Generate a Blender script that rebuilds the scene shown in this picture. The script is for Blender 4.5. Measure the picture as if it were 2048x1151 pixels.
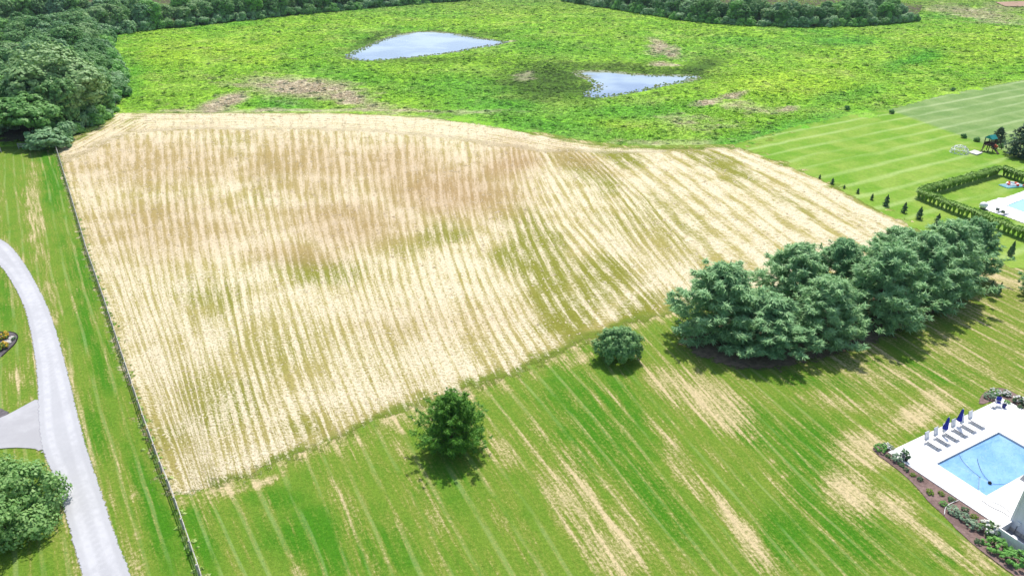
import bpy, math, random
import numpy as np
from mathutils import Vector, Matrix

# ---------------------------------------------------------------- camera, sky, sun, exposure
sc = bpy.context.scene
for o in list(bpy.data.objects): bpy.data.objects.remove(o)
CAMH, FPX, PITCH = 46.0, 1365.0, math.radians(27.5)
cam_d = bpy.data.cameras.new('camera'); cam = bpy.data.objects.new('camera', cam_d)
sc.collection.objects.link(cam); sc.camera = cam
cam.location = (0, 0, CAMH); cam.rotation_euler = (math.radians(90) - PITCH, 0, 0)
cam_d.sensor_width = 36.0; cam_d.lens = 36.0 * FPX / 2048.0
cam_d.clip_start = 0.5; cam_d.clip_end = 8000

SUN_EL, SUN_AZ = math.radians(60), math.radians(9)      # azimuth from +Y towards +X
w = bpy.data.worlds.new('World'); sc.world = w; w.use_nodes = True
wn = w.node_tree; wn.nodes.clear()
sky = wn.nodes.new('ShaderNodeTexSky'); sky.sky_type = 'NISHITA'; sky.sun_disc = False
sky.sun_elevation = SUN_EL; sky.sun_rotation = SUN_AZ; sky.air_density = 1.0; sky.dust_density = 1.5; sky.ozone_density = 1.0
bg = wn.nodes.new('ShaderNodeBackground'); bg.inputs[1].default_value = 0.15
wo = wn.nodes.new('ShaderNodeOutputWorld')
wn.links.new(sky.outputs[0], bg.inputs[0]); wn.links.new(bg.outputs[0], wo.inputs[0])
sl = bpy.data.lights.new('sun', 'SUN'); sl.energy = 4.0; sl.angle = math.radians(0.55); sl.color = (1.0, 0.955, 0.88)
sun = bpy.data.objects.new('sun', sl); sc.collection.objects.link(sun)
sdir = Vector((math.cos(SUN_EL) * math.sin(SUN_AZ), math.cos(SUN_EL) * math.cos(SUN_AZ), math.sin(SUN_EL)))
sun.rotation_euler = sdir.to_track_quat('Z', 'Y').to_euler(); sun.location = (0, 0, 120)
vs = sc.view_settings; vs.view_transform = 'Standard'; vs.look = 'None'; vs.exposure = 0.35; vs.gamma = 1.0
vs.use_curve_mapping = False
sc.render.engine = 'CYCLES'

# ---------------------------------------------------------------- helpers
cp, sp = math.cos(PITCH), math.sin(PITCH)
def G(u, v, z=0.0):
    """photo pixel (2048 wide) -> world point on the plane at height z"""
    dx = (u - 1024) / FPX; dy = (v - 575.5) / FPX
    t = (z - CAMH) / (-sp - dy * cp)
    return (dx * t, (cp - dy * sp) * t)
def px(x, y, z=0.0):
    """world -> photo pixel, vectorised"""
    d = y * cp - (z - CAMH) * sp; up = y * sp + (z - CAMH) * cp
    return 1024 + FPX * x / d, 575.5 - FPX * up / d
def GP(pts): return np.array([G(*p) for p in pts])
col = sc.collection
def obj(name, me, parent=None, loc=(0, 0, 0), rot=(0, 0, 0), scale=(1, 1, 1)):
    o = bpy.data.objects.new(name, me); col.objects.link(o); o.parent = parent
    o.location = loc; o.rotation_euler = rot; o.scale = scale
    return o
def tag(o, label=None, cat=None, group=None, kind=None):
    if label: o['label'] = label
    if cat: o['category'] = cat
    if group: o['group'] = group
    if kind: o['kind'] = kind
    return o
def empty(name, loc=(0, 0, 0), rz=0, label=None, cat=None, group=None, scale=1.0):
    o = bpy.data.objects.new(name, None); col.objects.link(o); o.empty_display_size = 0.2
    o.location = loc; o.rotation_euler = (0, 0, rz); o.scale = (scale,) * 3 if not isinstance(scale, tuple) else scale
    return tag(o, label, cat, group)
def mesh_np(name, V, F, mat=None, smooth=False):
    """V (n,3), F (m,3|4) arrays -> mesh"""
    V = np.asarray(V, np.float32); F = np.asarray(F, np.int32)
    me = bpy.data.meshes.new(name); k = F.shape[1]
    me.vertices.add(len(V)); me.vertices.foreach_set('co', V.ravel())
    me.loops.add(F.size); me.loops.foreach_set('vertex_index', F.ravel())
    me.polygons.add(len(F)); me.polygons.foreach_set('loop_start', np.arange(0, F.size, k, dtype=np.int32))
    me.polygons.foreach_set('use_smooth', np.full(len(F), smooth))
    me.update(calc_edges=True)
    if mat: me.materials.append(mat)
    return me
def attr(me, name, arr):
    arr = np.asarray(arr, np.float32)
    if arr.ndim == 1:
        a = me.attributes.new(name, 'FLOAT', 'POINT'); a.data.foreach_set('value', arr)
    elif arr.shape[1] == 3:
        a = me.attributes.new(name, 'FLOAT_VECTOR', 'POINT'); a.data.foreach_set('vector', arr.ravel())
class MB:
    """collects boxes, bars and lathes into one mesh"""
    def __init__(s): s.v = []; s.f = []
    def add(s, V, F):
        n = len(s.v); s.v += [tuple(p) for p in V]; s.f += [tuple(i + n for i in q) for q in F]; return s
    def box(s, c, d, M=None):
        V = [Vector((c[0] + x * d[0] / 2, c[1] + y * d[1] / 2, c[2] + z * d[2] / 2)) for x in (-1, 1) for y in (-1, 1) for z in (-1, 1)]
        if M: V = [M @ p for p in V]
        return s.add(V, [(0, 1, 3, 2), (4, 6, 7, 5), (0, 4, 5, 1), (2, 3, 7, 6), (0, 2, 6, 4), (1, 5, 7, 3)])
    def bar(s, a, b, r, n=6, r2=None):
        a = Vector(a); b = Vector(b); r2 = r if r2 is None else r2
        q = (b - a).to_track_quat('Z', 'Y'); V = []; F = []
        for P, R in ((a, r), (b, r2)):
            for i in range(n):
                t = 2 * math.pi * i / n; V.append(P + q @ Vector((R * math.cos(t), R * math.sin(t), 0)))
        for i in range(n): F.append((i, (i + 1) % n, n + (i + 1) % n, n + i))
        F.append(tuple(range(n))[::-1]); F.append(tuple(range(n, 2 * n)))
        return s.add(V, F)
    def tube(s, pts, r, n=5):
        for a, b in zip(pts[:-1], pts[1:]): s.bar(a, b, r, n)
        return s
    def lathe(s, prof, n=16, c=(0, 0, 0)):
        V = []; F = []
        for R, z in prof:
            for i in range(n):
                t = 2 * math.pi * i / n; V.append((c[0] + R * math.cos(t), c[1] + R * math.sin(t), c[2] + z))
        for k in range(len(prof) - 1):
            for i in range(n):
                j = (i + 1) % n; F.append((k * n + i, k * n + j, (k + 1) * n + j, (k + 1) * n + i))
        F.append(tuple(range(n))[::-1]); F.append(tuple(range((len(prof) - 1) * n, len(prof) * n)))
        return s.add(V, F)
    def torus(s, c, R, r, n=20, m=8):
        V = []; F = []
        for i in range(n):
            a = 2 * math.pi * i / n
            for j in range(m):
                b = 2 * math.pi * j / m
                V.append((c[0] + (R + r * math.cos(b)) * math.cos(a), c[1] + (R + r * math.cos(b)) * math.sin(a), c[2] + r * math.sin(b)))
        for i in range(n):
            for j in range(m):
                F.append((i * m + j, ((i + 1) % n) * m + j, ((i + 1) % n) * m + (j + 1) % m, i * m + (j + 1) % m))
        return s.add(V, F)
    def mesh(s, name, mat=None, smooth=False):
        me = bpy.data.meshes.new(name); me.from_pydata(s.v, [], s.f)
        if smooth: me.polygons.foreach_set('use_smooth', [True] * len(me.polygons))
        if mat: me.materials.append(mat)
        me.update(); return me
    def build(s, name, mat, parent=None, smooth=False, **k): return obj(name, s.mesh(name, mat, smooth), parent, **k)

# --- numpy noise, polygons, pixel blobs
def vnoise(x, y, seed=0):
    xi = np.floor(x).astype(np.int64); yi = np.floor(y).astype(np.int64)
    fx = x - xi; fy = y - yi; fx = fx * fx * (3 - 2 * fx); fy = fy * fy * (3 - 2 * fy)
    def h(a, b):
        n = (a * 374761393 + b * 668265263 + seed * 974634777) & 0x7fffffff
        n = ((n ^ (n >> 13)) * 1274126177) & 0x7fffffff
        return ((n ^ (n >> 16)) & 0xffff) / 65535.0
    return (h(xi, yi) * (1 - fx) + h(xi + 1, yi) * fx) * (1 - fy) + (h(xi, yi + 1) * (1 - fx) + h(xi + 1, yi + 1) * fx) * fy
def fbm(x, y, sc_, seed=0, oct=4):
    s = 0; a = 0.5; f = 1 / sc_
    for i in range(oct): s = s + a * vnoise(x * f + 17.3 * i, y * f - 9.1 * i, seed + i); a *= .5; f *= 2.03
    return s / (1 - .5 ** oct)
def sdpoly(x, y, P):
    """signed distance, positive inside"""
    d = np.full(x.shape, 1e9); ins = np.zeros(x.shape, bool); n = len(P)
    for i in range(n):
        ax, ay = P[i]; bx, by = P[(i + 1) % n]; ex, ey = bx - ax, by - ay
        t = np.clip(((x - ax) * ex + (y - ay) * ey) / (ex * ex + ey * ey + 1e-12), 0, 1)
        d = np.minimum(d, np.hypot(x - ax - t * ex, y - ay - t * ey))
        c = ((ay > y) != (by > y)) & (x < (bx - ax) * (y - ay) / (by - ay + 1e-12) + ax); ins ^= c
    return np.where(ins, d, -d)
def dline(x, y, P):
    d = np.full(x.shape, 1e9); sg = np.ones(x.shape)
    for i in range(len(P) - 1):
        ax, ay = P[i]; bx, by = P[i + 1]; ex, ey = bx - ax, by - ay
        t = np.clip(((x - ax) * ex + (y - ay) * ey) / (ex * ex + ey * ey), 0, 1)
        q = np.hypot(x - ax - t * ex, y - ay - t * ey); m = q < d
        d = np.where(m, q, d); sg = np.where(m, np.sign(ex * (y - ay) - ey * (x - ax)), sg)
    return d * sg
def blobs(u, v, L):
    """soft patches given as (u, v, ru, rv, degrees, strength)"""
    r = np.zeros(u.shape)
    for (cu, cv, ru, rv, a, s) in L:
        a = math.radians(a); X = (u - cu) * math.cos(a) + (v - cv) * math.sin(a); Y = -(u - cu) * math.sin(a) + (v - cv) * math.cos(a)
        q = (X / ru) ** 2 + (Y / rv) ** 2
        r = np.maximum(r, s * np.exp(-q ** 1.5 * 0.7))
    return r
def smooth_poly(P, it=2, closed=True):
    P = np.asarray(P, float)
    for _ in range(it):
        if closed:
            Q = np.roll(P, -1, 0); P = np.stack([.75 * P + .25 * Q, .25 * P + .75 * Q], 1).reshape(-1, 2)
        else:
            Q = np.stack([.75 * P[:-1] + .25 * P[1:], .25 * P[:-1] + .75 * P[1:]], 1).reshape(-1, 2); P = np.vstack([P[:1], Q, P[-1:]])
    return P
def grid(x0, x1, y0, y1, step):
    xs = np.arange(x0, x1 + step, step); ys = np.arange(y0, y1 + step, step)
    X, Y = np.meshgrid(xs, ys); nx, ny = len(xs), len(ys)
    i = np.arange(nx * ny).reshape(ny, nx)
    F = np.stack([i[:-1, :-1], i[:-1, 1:], i[1:, 1:], i[1:, :-1]], -1).reshape(-1, 4)
    return X.ravel(), Y.ravel(), F
def cull(x, y, F, keep, hole=None):
    """keep faces with any kept corner, compact the vertices"""
    F = F[keep[F].any(1)]
    if hole is not None: F = F[~hole[F].any(1)]
    used = np.zeros(len(x), bool); used[F.ravel()] = True
    m = np.cumsum(used) - 1
    return x[used], y[used], m[F]
def flow(u, v, curves, svals):
    """coordinate that is constant along the given guide curves"""
    U = []
    for c in curves:
        c = np.array(sorted(c, key=lambda p: p[1]), float); cu = np.interp(v, c[:, 1], c[:, 0])
        s0 = (c[1, 0] - c[0, 0]) / (c[1, 1] - c[0, 1]); s1 = (c[-1, 0] - c[-2, 0]) / (c[-1, 1] - c[-2, 1])
        cu = np.where(v < c[0, 1], c[0, 0] + s0 * (v - c[0, 1]), cu); cu = np.where(v > c[-1, 1], c[-1, 0] + s1 * (v - c[-1, 1]), cu)
        U.append(cu)
    U = np.maximum.accumulate(np.array(U) + np.arange(len(U))[:, None] * .5, 0); s = np.zeros(u.shape); n = len(curves)
    for k in range(n - 1):
        a, b = U[k], U[k + 1]; t = (u - a) / (b - a)
        m = (u >= a) if k == n - 2 else ((u >= a) & (u < b))
        if k == 0: m = m | (u < a)
        s = np.where(m, svals[k] + t * (svals[k + 1] - svals[k]), s)
    return s

# ---------------------------------------------------------------- materials
class NT:
    def __init__(s, name):
        s.m = bpy.data.materials.new(name); s.m.use_nodes = True; s.t = s.m.node_tree; s.t.nodes.clear()
        s.out = s.n('ShaderNodeOutputMaterial')
    def n(s, ty, **k):
        q = s.t.nodes.new(ty)
        for a, b in k.items(): setattr(q, a, b)
        return q
    def put(s, i, v):
        if isinstance(v, bpy.types.NodeSocket): s.t.links.new(v, i)
        elif isinstance(v, (tuple, list)) and len(v) == 3 and i.type == 'RGBA': i.default_value = (*v, 1)
        else: i.default_value = v
    def math(s, op, a, b=0.0, clamp=False):
        q = s.n('ShaderNodeMath', operation=op, use_clamp=clamp); s.put(q.inputs[0], a); s.put(q.inputs[1], b); return q.outputs[0]
    def mix(s, f, a, b):
        q = s.n('ShaderNodeMix', data_type='RGBA'); s.put(q.inputs[0], f); s.put(q.inputs[6], a); s.put(q.inputs[7], b); return q.outputs[2]
    def attr(s, name, inst=False):
        q = s.n('ShaderNodeAttribute', attribute_name=name)
        if inst: q.attribute_type = 'INSTANCER'
        return q
    def a(s, name): return s.attr(name).outputs['Fac']
    def vec(s, x, y, z=0.0):
        q = s.n('ShaderNodeCombineXYZ'); s.put(q.inputs[0], x); s.put(q.inputs[1], y); s.put(q.inputs[2], z); return q.outputs[0]
    def pos(s): return s.n('ShaderNodeNewGeometry').outputs['Position']
    def noise(s, vec, scale, detail=3, rough=.55, dist=0.0):
        q = s.n('ShaderNodeTexNoise'); s.put(q.inputs['Vector'], vec); q.inputs['Scale'].default_value = scale
        q.inputs['Detail'].default_value = detail; q.inputs['Roughness'].default_value = rough; q.inputs['Distortion'].default_value = dist
        return q.outputs['Fac']
    def ramp(s, f, lo, hi):
        q = s.n('ShaderNodeMapRange'); q.interpolation_type = 'SMOOTHSTEP'
        s.put(q.inputs[0], f); s.put(q.inputs[1], lo); s.put(q.inputs[2], hi); return q.outputs[0]
    def bump(s, h, dist, strength=1.0):
        q = s.n('ShaderNodeBump'); q.inputs['Strength'].default_value = strength; q.inputs['Distance'].default_value = dist
        s.put(q.inputs['Height'], h); return q.outputs[0]
    def bsdf(s, colr, rough=.8, normal=None, spec=.3, **k):
        q = s.n('ShaderNodeBsdfPrincipled'); s.put(q.inputs['Base Color'], colr); s.put(q.inputs['Roughness'], rough)
        q.inputs['Specular IOR Level'].default_value = spec
        if normal: s.put(q.inputs['Normal'], normal)
        for a, b in k.items(): s.put(q.inputs[a.replace('_', ' ')], b)
        return q.outputs[0]
    def end(s, sh, alpha=None):
        if alpha is not None:
            t = s.n('ShaderNodeBsdfTransparent'); q = s.n('ShaderNodeMixShader'); s.put(q.inputs[0], alpha)
            s.t.links.new(t.outputs[0], q.inputs[1]); s.t.links.new(sh, q.inputs[2]); sh = q.outputs[0]
        s.t.links.new(sh, s.out.inputs[0]); return s.m
def plain(name, c, rough=.6, spec=.3, var=.12, scale=6.0, bump=0.0, **k):
    t = NT(name); p = t.n('ShaderNodeTexCoord').outputs['Object']; nz = t.noise(p, scale, 4)
    c2 = tuple(x * (1 - var * 2) for x in c); c3 = tuple(min(1, x * (1 + var)) for x in c)
    return t.end(t.bsdf(t.mix(t.ramp(nz, .3, .7), c2, c3), rough, t.bump(nz, bump) if bump else None, spec, **k))
def leafmat(name, c, c2, trans=.4, rough=.55, objvar=.5, spec=.25):
    """foliage: colour varies leaf by leaf and plant by plant"""
    t = NT(name); ri = t.n('ShaderNodeNewGeometry').outputs['Random Per Island']; ro = t.n('ShaderNodeObjectInfo').outputs['Random']
    f = t.math('ADD', t.math('MULTIPLY', ri, 1 - objvar), t.math('MULTIPLY', ro, objvar))
    cc = t.mix(f, c, c2); b = t.bsdf(cc, rough, None, spec)
    tr = t.n('ShaderNodeBsdfTranslucent'); t.put(tr.inputs[0], cc); q = t.n('ShaderNodeMixShader'); q.inputs[0].default_value = trans
    t.t.links.new(b, q.inputs[1]); t.t.links.new(tr.outputs[0], q.inputs[2]); return t.end(q.outputs[0])
def tintmat(name, trans=.35):
    t = NT(name); cc = t.attr('tint', True).outputs['Color']; ri = t.n('ShaderNodeNewGeometry').outputs['Random Per Island']
    h = t.n('ShaderNodeHueSaturation'); t.put(h.inputs['Value'], t.math('ADD', t.math('MULTIPLY', ri, .6), .7)); t.put(h.inputs['Color'], cc)
    cc = h.outputs[0]; b = t.bsdf(cc, .7, None, .15)
    tr = t.n('ShaderNodeBsdfTranslucent'); t.put(tr.inputs[0], cc); q = t.n('ShaderNodeMixShader'); q.inputs[0].default_value = trans
    t.t.links.new(b, q.inputs[1]); t.t.links.new(tr.outputs[0], q.inputs[2]); return t.end(q.outputs[0])

M = {}
M['bark'] = plain('bark', (.16, .12, .09), .9, .1, .3, 5, .02)
M['leaf_wood'] = leafmat('leaf_wood', (.070, .215, .065), (.260, .470, .145), .28)
M['leaf_grey'] = leafmat('leaf_grey', (.130, .310, .130), (.370, .560, .260), .25)
M['leaf_olive'] = leafmat('leaf_olive', (.130, .285, .095), (.350, .520, .200), .25)
M['leaf_bright'] = leafmat('leaf_bright', (.14, .39, .08), (.33, .60, .15), .35)
M['leaf_bushy'] = leafmat('leaf_bushy', (.085, .27, .055), (.25, .46, .12), .3)
M['leaf_near'] = leafmat('leaf_near', (.13, .30, .07), (.34, .53, .18), .32, objvar=0.1)
M['needle_pine'] = leafmat('needle_pine', (.145, .345, .140), (.42, .635, .29), .22, objvar=.4)
M['needle_fir'] = leafmat('needle_fir', (.045, .165, .018), (.180, .400, .045), .28, objvar=.05)
M['needle_dark'] = leafmat('needle_dark', (.040, .105, .060), (.110, .200, .105), .2, objvar=.2)
M['bush_blue'] = leafmat('bush_blue', (.075, .210, .060), (.25, .43, .15), .22, objvar=.05)
M['leaf_lime'] = leafmat('leaf_lime', (.16, .28, .03), (.30, .42, .06), .35)
M['leaf_shrub'] = leafmat('leaf_shrub', (0.085, 0.209, 0.067), (0.209, 0.361, 0.133), .3)
M['leaf_sage'] = leafmat('leaf_sage', (0.171, 0.285, 0.171), (0.361, 0.475, 0.304), .25)
M['leaf_dark'] = leafmat('leaf_dark', (.055, .125, .050), (.150, .250, .105), .2)
M['flower_white'] = leafmat('flower_white', (.62, .62, .55), (.85, .85, .80), .2)
M['flower_yellow'] = leafmat('flower_yellow', (.55, .33, .02), (.75, .50, .04), .2)
M['grass_blade'] = leafmat('grass_blade', (.16, .33, .05), (.36, .55, .12), .3, objvar=.2)
M['wood_grey'] = plain('wood_grey', (.50, .47, .43), .85, .1, .22, 8, .01)
M['wood_dark'] = plain('wood_dark', (.10, .075, .06), .8, .1, .25, 4)
M['white_paint'] = plain('white_paint', (.80, .80, .79), .45, .4, .04, 3)
M['white_plastic'] = plain('white_plastic', (.78, .78, .77), .35, .4, .04, 3)
M['grey_metal'] = plain('grey_metal', (.20, .20, .21), .4, .5, .15, 5)
M['blue_cloth'] = plain('blue_cloth', (.035, .050, .34), .85, .1, .2, 6)
M['navy_cloth'] = plain('navy_cloth', (.05, .06, .22), .8, .1, .2, 6)
M['black_plastic'] = plain('black_plastic', (.015, .015, .017), .4, .4, .1)
M['stone'] = plain('stone', (.60, .57, .52), .8, .2, .2, 4, .02)
M['hose'] = plain('hose', (.06, .07, .08), .5, .3, .2)
M['hose_white'] = plain('hose_white', (.72, .72, .70), .5, .3, .08)
M['teal'] = plain('teal', (.02, .26, .24), .7, .2, .15)
M['red_plastic'] = plain('red_plastic', (.60, .045, .02), .45, .4, .1)
M['aqua_vinyl'] = plain('aqua_vinyl', (.30, .66, .72), .4, .4, .1)
M['roof_shingle'] = plain('roof_shingle', (.26, .27, .29), .9, .1, .2, 12, .01)
M['glass_dark'] = plain('glass_dark', (.02, .025, .03), .08, .6, .1)
M['edging'] = plain('edging', (.035, .03, .03), .8, .1, .2)
M['meadow_weed'] = tintmat('meadow_weed', .35)
M['straw_clump'] = tintmat('straw_clump', .25)

# ---------------------------------------------------------------- the land
# outline of the mown field, photo pixels
FIELD_PX = [(113, 299), (150, 280), (185, 262), (235, 226), (330, 226), (500, 225), (700, 226), (860, 236), (960, 249), (1060, 266), (1160, 285), (1250, 297), (1340, 296),
            (1480, 294), (1545, 318), (1640, 357), (1740, 408), (1812, 441), (1850, 470), (1800, 520), (1700, 555), (1560, 590), (1440, 600), (1345, 625), (1265, 645), (1200, 668), (1120, 706), (1040, 742),
            (960, 772), (860, 808), (760, 838), (690, 868), (600, 906), (480, 955), (400, 978), (345, 992), (325, 945), (290, 850), (240, 700), (210, 607), (175, 507), (145, 404)]
FIELD = GP(FIELD_PX)
FENCE_PX = [(113, 299), (145, 404), (175, 507), (210, 607), (240, 700), (290, 850), (325, 945), (345, 992), (400, 1151), (436, 1262)]
FENCE = GP(FENCE_PX)
DRIVE = smooth_poly(GP([(-120, 440), (-60, 452), (0, 477), (22, 492), (50, 528), (75, 572), (95, 612), (110, 655), (125, 705), (140, 765), (160, 850), (180, 920), (208, 1000), (234, 1080), (262, 1151), (330, 1330),
            (215, 1330), (165, 1151), (146, 1080), (125, 1005), (105, 945), (85, 900), (78, 850), (77, 790), (74, 740), (68, 700), (60, 650), (45, 602), (22, 560), (0, 528), (-60, 498), (-120, 480)]), 2)
FOREST_EDGE = [(100, 290), (150, 262), (235, 226), (243, 190), (238, 150), (215, 110), (215, 72), (300, 60), (420, 48), (560, 33), (720, 18), (860, 6), (1000, -4)]
NEIGH = GP([(1484, 293), (1600, 257), (1720, 232), (1800, 220), (1900, 192), (2048, 164), (2300, 120), (2600, 200), (2500, 560), (2120, 560), (2048, 535), (1985, 505), (1905, 480), (1812, 441), (1740, 408), (1640, 357), (1545, 318)])

def sheet(name, x, y, F, z, mat, **at):
    me = mesh_np(name, np.stack([x, y, np.broadcast_to(z, x.shape)], 1), F, mat, True)
    for k, a in at.items(): attr(me, k, a)
    return tag(obj(name, me), kind='structure')

# ground out to the horizon
t = NT('ground'); p = t.pos()
gcol = t.mix(t.ramp(t.noise(p, .012, 4), .35, .65), (.10, .16, .03), (.17, .19, .05)); gcol = t.mix(t.ramp(t.noise(p, .9, 4), .3, .75), gcol, (.05, .09, .02))
gm = t.end(t.bsdf(gcol, .95, t.bump(t.noise(p, 1.2, 4), .6), .05))
n = 48; ang = np.linspace(0, 2 * math.pi, n, endpoint=False)
V = [(0, 0, -.35)]; Fc = []
for k, r in enumerate((60, 200, 600, 1800, 5200)):
    V += [(r * math.cos(a), r * math.sin(a), -.35) for a in ang]
for i in range(n): Fc.append((0, 1 + i, 1 + (i + 1) % n))
for k in range(4):
    for i in range(n):
        a, b = 1 + k * n + i, 1 + k * n + (i + 1) % n; Fc += [(a, a + n, b + n), (a, b + n, b)]
tag(obj('ground', mesh_np('ground', V, Fc, gm)), kind='structure')

# --- meadow
POND1 = smooth_poly(GP([(690, 110), (725, 96), (760, 80), (800, 66), (850, 61), (900, 64), (950, 74), (990, 80), (1020, 83), (990, 90), (950, 95), (905, 104), (860, 110), (800, 116), (750, 120), (708, 120)]), 2)
POND2 = smooth_poly(GP([(1146, 143), (1165, 140), (1200, 140), (1240, 143), (1290, 149), (1330, 150), (1400, 149), (1385, 160), (1340, 167), (1310, 173), (1280, 181), (1250, 186), (1215, 191), (1184, 193), (1170, 186), (1200, 172), (1190, 163), (1165, 152)]), 2)
BROWN = [(600, 176, 130, 21, 3, 1), (440, 207, 65, 15, -18, 1), (690, 188, 50, 17, 20, .95), (570, 205, 60, 10, 0, .35), (750, 212, 60, 10, 10, .6), (1310, 95, 22, 16, 20, .9), (1345, 105, 25, 12, 20, .8), (1325, 128, 30, 6, 0, .8), (1058, 152, 30, 10, 0, .5),
         (1415, 205, 40, 6, -8, 1), (1455, 192, 40, 5, -12, .9), (1500, 215, 55, 14, 12, .6), (1570, 218, 32, 7, -8, .85), (1400, 245, 110, 16, 5, .45), (1020, 83, 14, 4, 0, .8), (1950, 28, 110, 14, 8, .75), (2000, 18, 60, 14, 0, .6), (660, 222, 400, 4, 0, .7), (1330, 285, 110, 8, 0, .6), (860, 238, 90, 6, 8, .6)]
MARSH = [(1090, 165, 85, 34, 0, 1), (1180, 178, 60, 16, -6, .95), (1200, 134, 190, 10, 2, .7), (1390, 140, 60, 18, -20, .9), (1340, 145, 90, 9, 4, .7), (740, 85, 45, 8, -25, .8), (860, 66, 130, 4, 0, .85), (960, 74, 60, 4, 8, .8), (850, 118, 120, 4, -3, .55)]
DEEP = [(900, 175, 110, 26, 4, .6), (1000, 215, 130, 20, 5, .6), (1250, 225, 150, 18, -4, .7), (560, 210, 70, 13, 0, .8), (1830, 120, 60, 12, -15, .9), (1690, 82, 75, 9, 0, .8), (700, 150, 130, 16, 8, .55), (1560, 265, 160, 20, -14, .8), (1100, 250, 140, 18, 6, .6), (1690, 190, 80, 12, -10, .6), (1100, 95, 160, 18, 2, .4), (260, 140, 26, 60, 0, .5)]
YELL = [(330, 100, 90, 35, 0, .7), (500, 90, 160, 25, -5, .6), (520, 118, 50, 10, 0, .8), (1570, 170, 130, 25, 0, .8), (1230, 245, 55, 10, 8, .9), (1750, 130, 160, 40, 0, .45), (800, 150, 60, 15, 0, .4), (1950, 100, 120, 40, 0, .6), (1180, 40, 300, 20, 0, .35), (560, 55, 150, 10, -5, .4)]
def meadow_cols(x, y):
    """albedo of the growth at a place"""
    u, v = px(x, y)
    n1 = fbm(x, y, 38, 3); n2 = fbm(x, y, 11, 9); n3 = fbm(x, y, 3.5, 21, 3)
    uu = u + (n2 - .5) * 50; vv = v + (fbm(x, y, 14, 31) - .5) * 14
    br, ma, de, ye = [blobs(uu, vv, L) for L in (BROWN, MARSH, DEEP, YELL)]
    base = np.array([.330, .580, .050]); c = np.repeat(base[None], len(x), 0)
    def mix(c, q, f): return c + (np.array(q) - c) * np.clip(f, 0, 1)[:, None]
    c = mix(c, (.190, .500, .045), (n1 - .42) * 2.6); c = mix(c, (.470, .620, .130), (n2 - .52) * 2.4 + ye * .5)
    c = mix(c, (.480, .680, .045), ye * .8); c = mix(c, (.100, .430, .035), de * .85)
    c = mix(c, (.420, .440, .170), np.clip((n3 - .66) * 3, 0, .5) * (1 - de))
    c = mix(c, (.095, .190, .026), ma * 1.15)
    c = mix(c, (.640, .520, .390), np.clip(br * 1.5 - .35 + (n3 - .5) * .9, 0, 1) * .9)
    far = np.clip((y - 430) / 130, 0, 1); c = mix(c, (.24, .32, .09), far * .4)
    return c, br, ma
MEADOW_PX = [(-40, 300), (100, 292), (235, 224), (330, 224), (500, 223), (700, 224), (860, 234), (960, 247), (1060, 264), (1160, 283), (1250, 295), (1340, 294), (1482, 292), (1600, 256), (1720, 231), (1800, 219), (1900, 191), (2048, 163), (2200, 130), (2500, -6), (-400, -6)]
MEADOW = GP(MEADOW_PX)
x, y, F = grid(-420, 430, 155, 600, 1.25)
sd = sdpoly(x, y, MEADOW); x, y, F = cull(x, y, F, sd > -2.5)
sd1 = sdpoly(x, y, POND1); sd2 = sdpoly(x, y, POND2); spd = np.maximum(sd1, sd2)
z = (fbm(x, y, 7, 50) - .5) * .5 - .12 - .9 * np.clip((spd + 2.0) / 3, 0, 1)
mc, mbr, mma = meadow_cols(x, y)
t = NT('meadow'); p = t.pos(); c0 = t.attr('col').outputs['Color']; nz = t.noise(p, .55, 5, .6); nf = t.noise(p, 1.9, 3)
h = t.n('ShaderNodeHueSaturation'); t.put(h.inputs['Value'], t.math('ADD', t.math('MULTIPLY', nf, 1.1), .5)); t.put(h.inputs['Color'], c0)
cc = t.mix(t.ramp(nz, .60, .80), h.outputs[0], (.10, .19, .025)); cc = t.mix(t.ramp(t.a('wet'), .2, .9), cc, (.06, .06, .035))
mm = t.end(t.bsdf(cc, .95, t.bump(t.math('ADD', nz, nf), 1.1), .05))
sheet('meadow', x, y, F, z, mm, col=mc, wet=np.clip((spd + 1.5) / 2, 0, 1))

# --- ponds
def pond(name, P, lab):
    t = NT(name); p = t.pos(); nz = t.noise(p, 1.3, 3)
    scum = t.ramp(t.math('ADD', t.math('MULTIPLY', t.noise(p, .12, 4), 1.4), t.a('shore')), 1.05, 1.5)
    b = t.bsdf(t.mix(scum, t.mix(t.ramp(t.noise(p, .035, 3), .42, .62), (.14, .20, .32), (.27, .34, .42)), (.17, .20, .10)), t.math('ADD', t.math('MULTIPLY', scum, .5), .06), t.bump(nz, .006), .5, IOR=1.33)  # darker and paler blue patches paint uneven sky reflection into the water colour
    x0, y0 = P.min(0); x1, y1 = P.max(0); x, y, F = grid(x0 - 2, x1 + 2, y0 - 2, y1 + 2, 1.5)
    sd = sdpoly(x, y, P); x, y, F = cull(x, y, F, sd > -.6)
    return sheet(name, x, y, F, -.26, t.end(b), shore=np.clip(1 - sdpoly(x, y, P) / 9, 0, 1.2) * np.clip((y - y0) / (y1 - y0), 0.15, 1))
pond('pond', POND1, ''); pond('pond', POND2, '')

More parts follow.
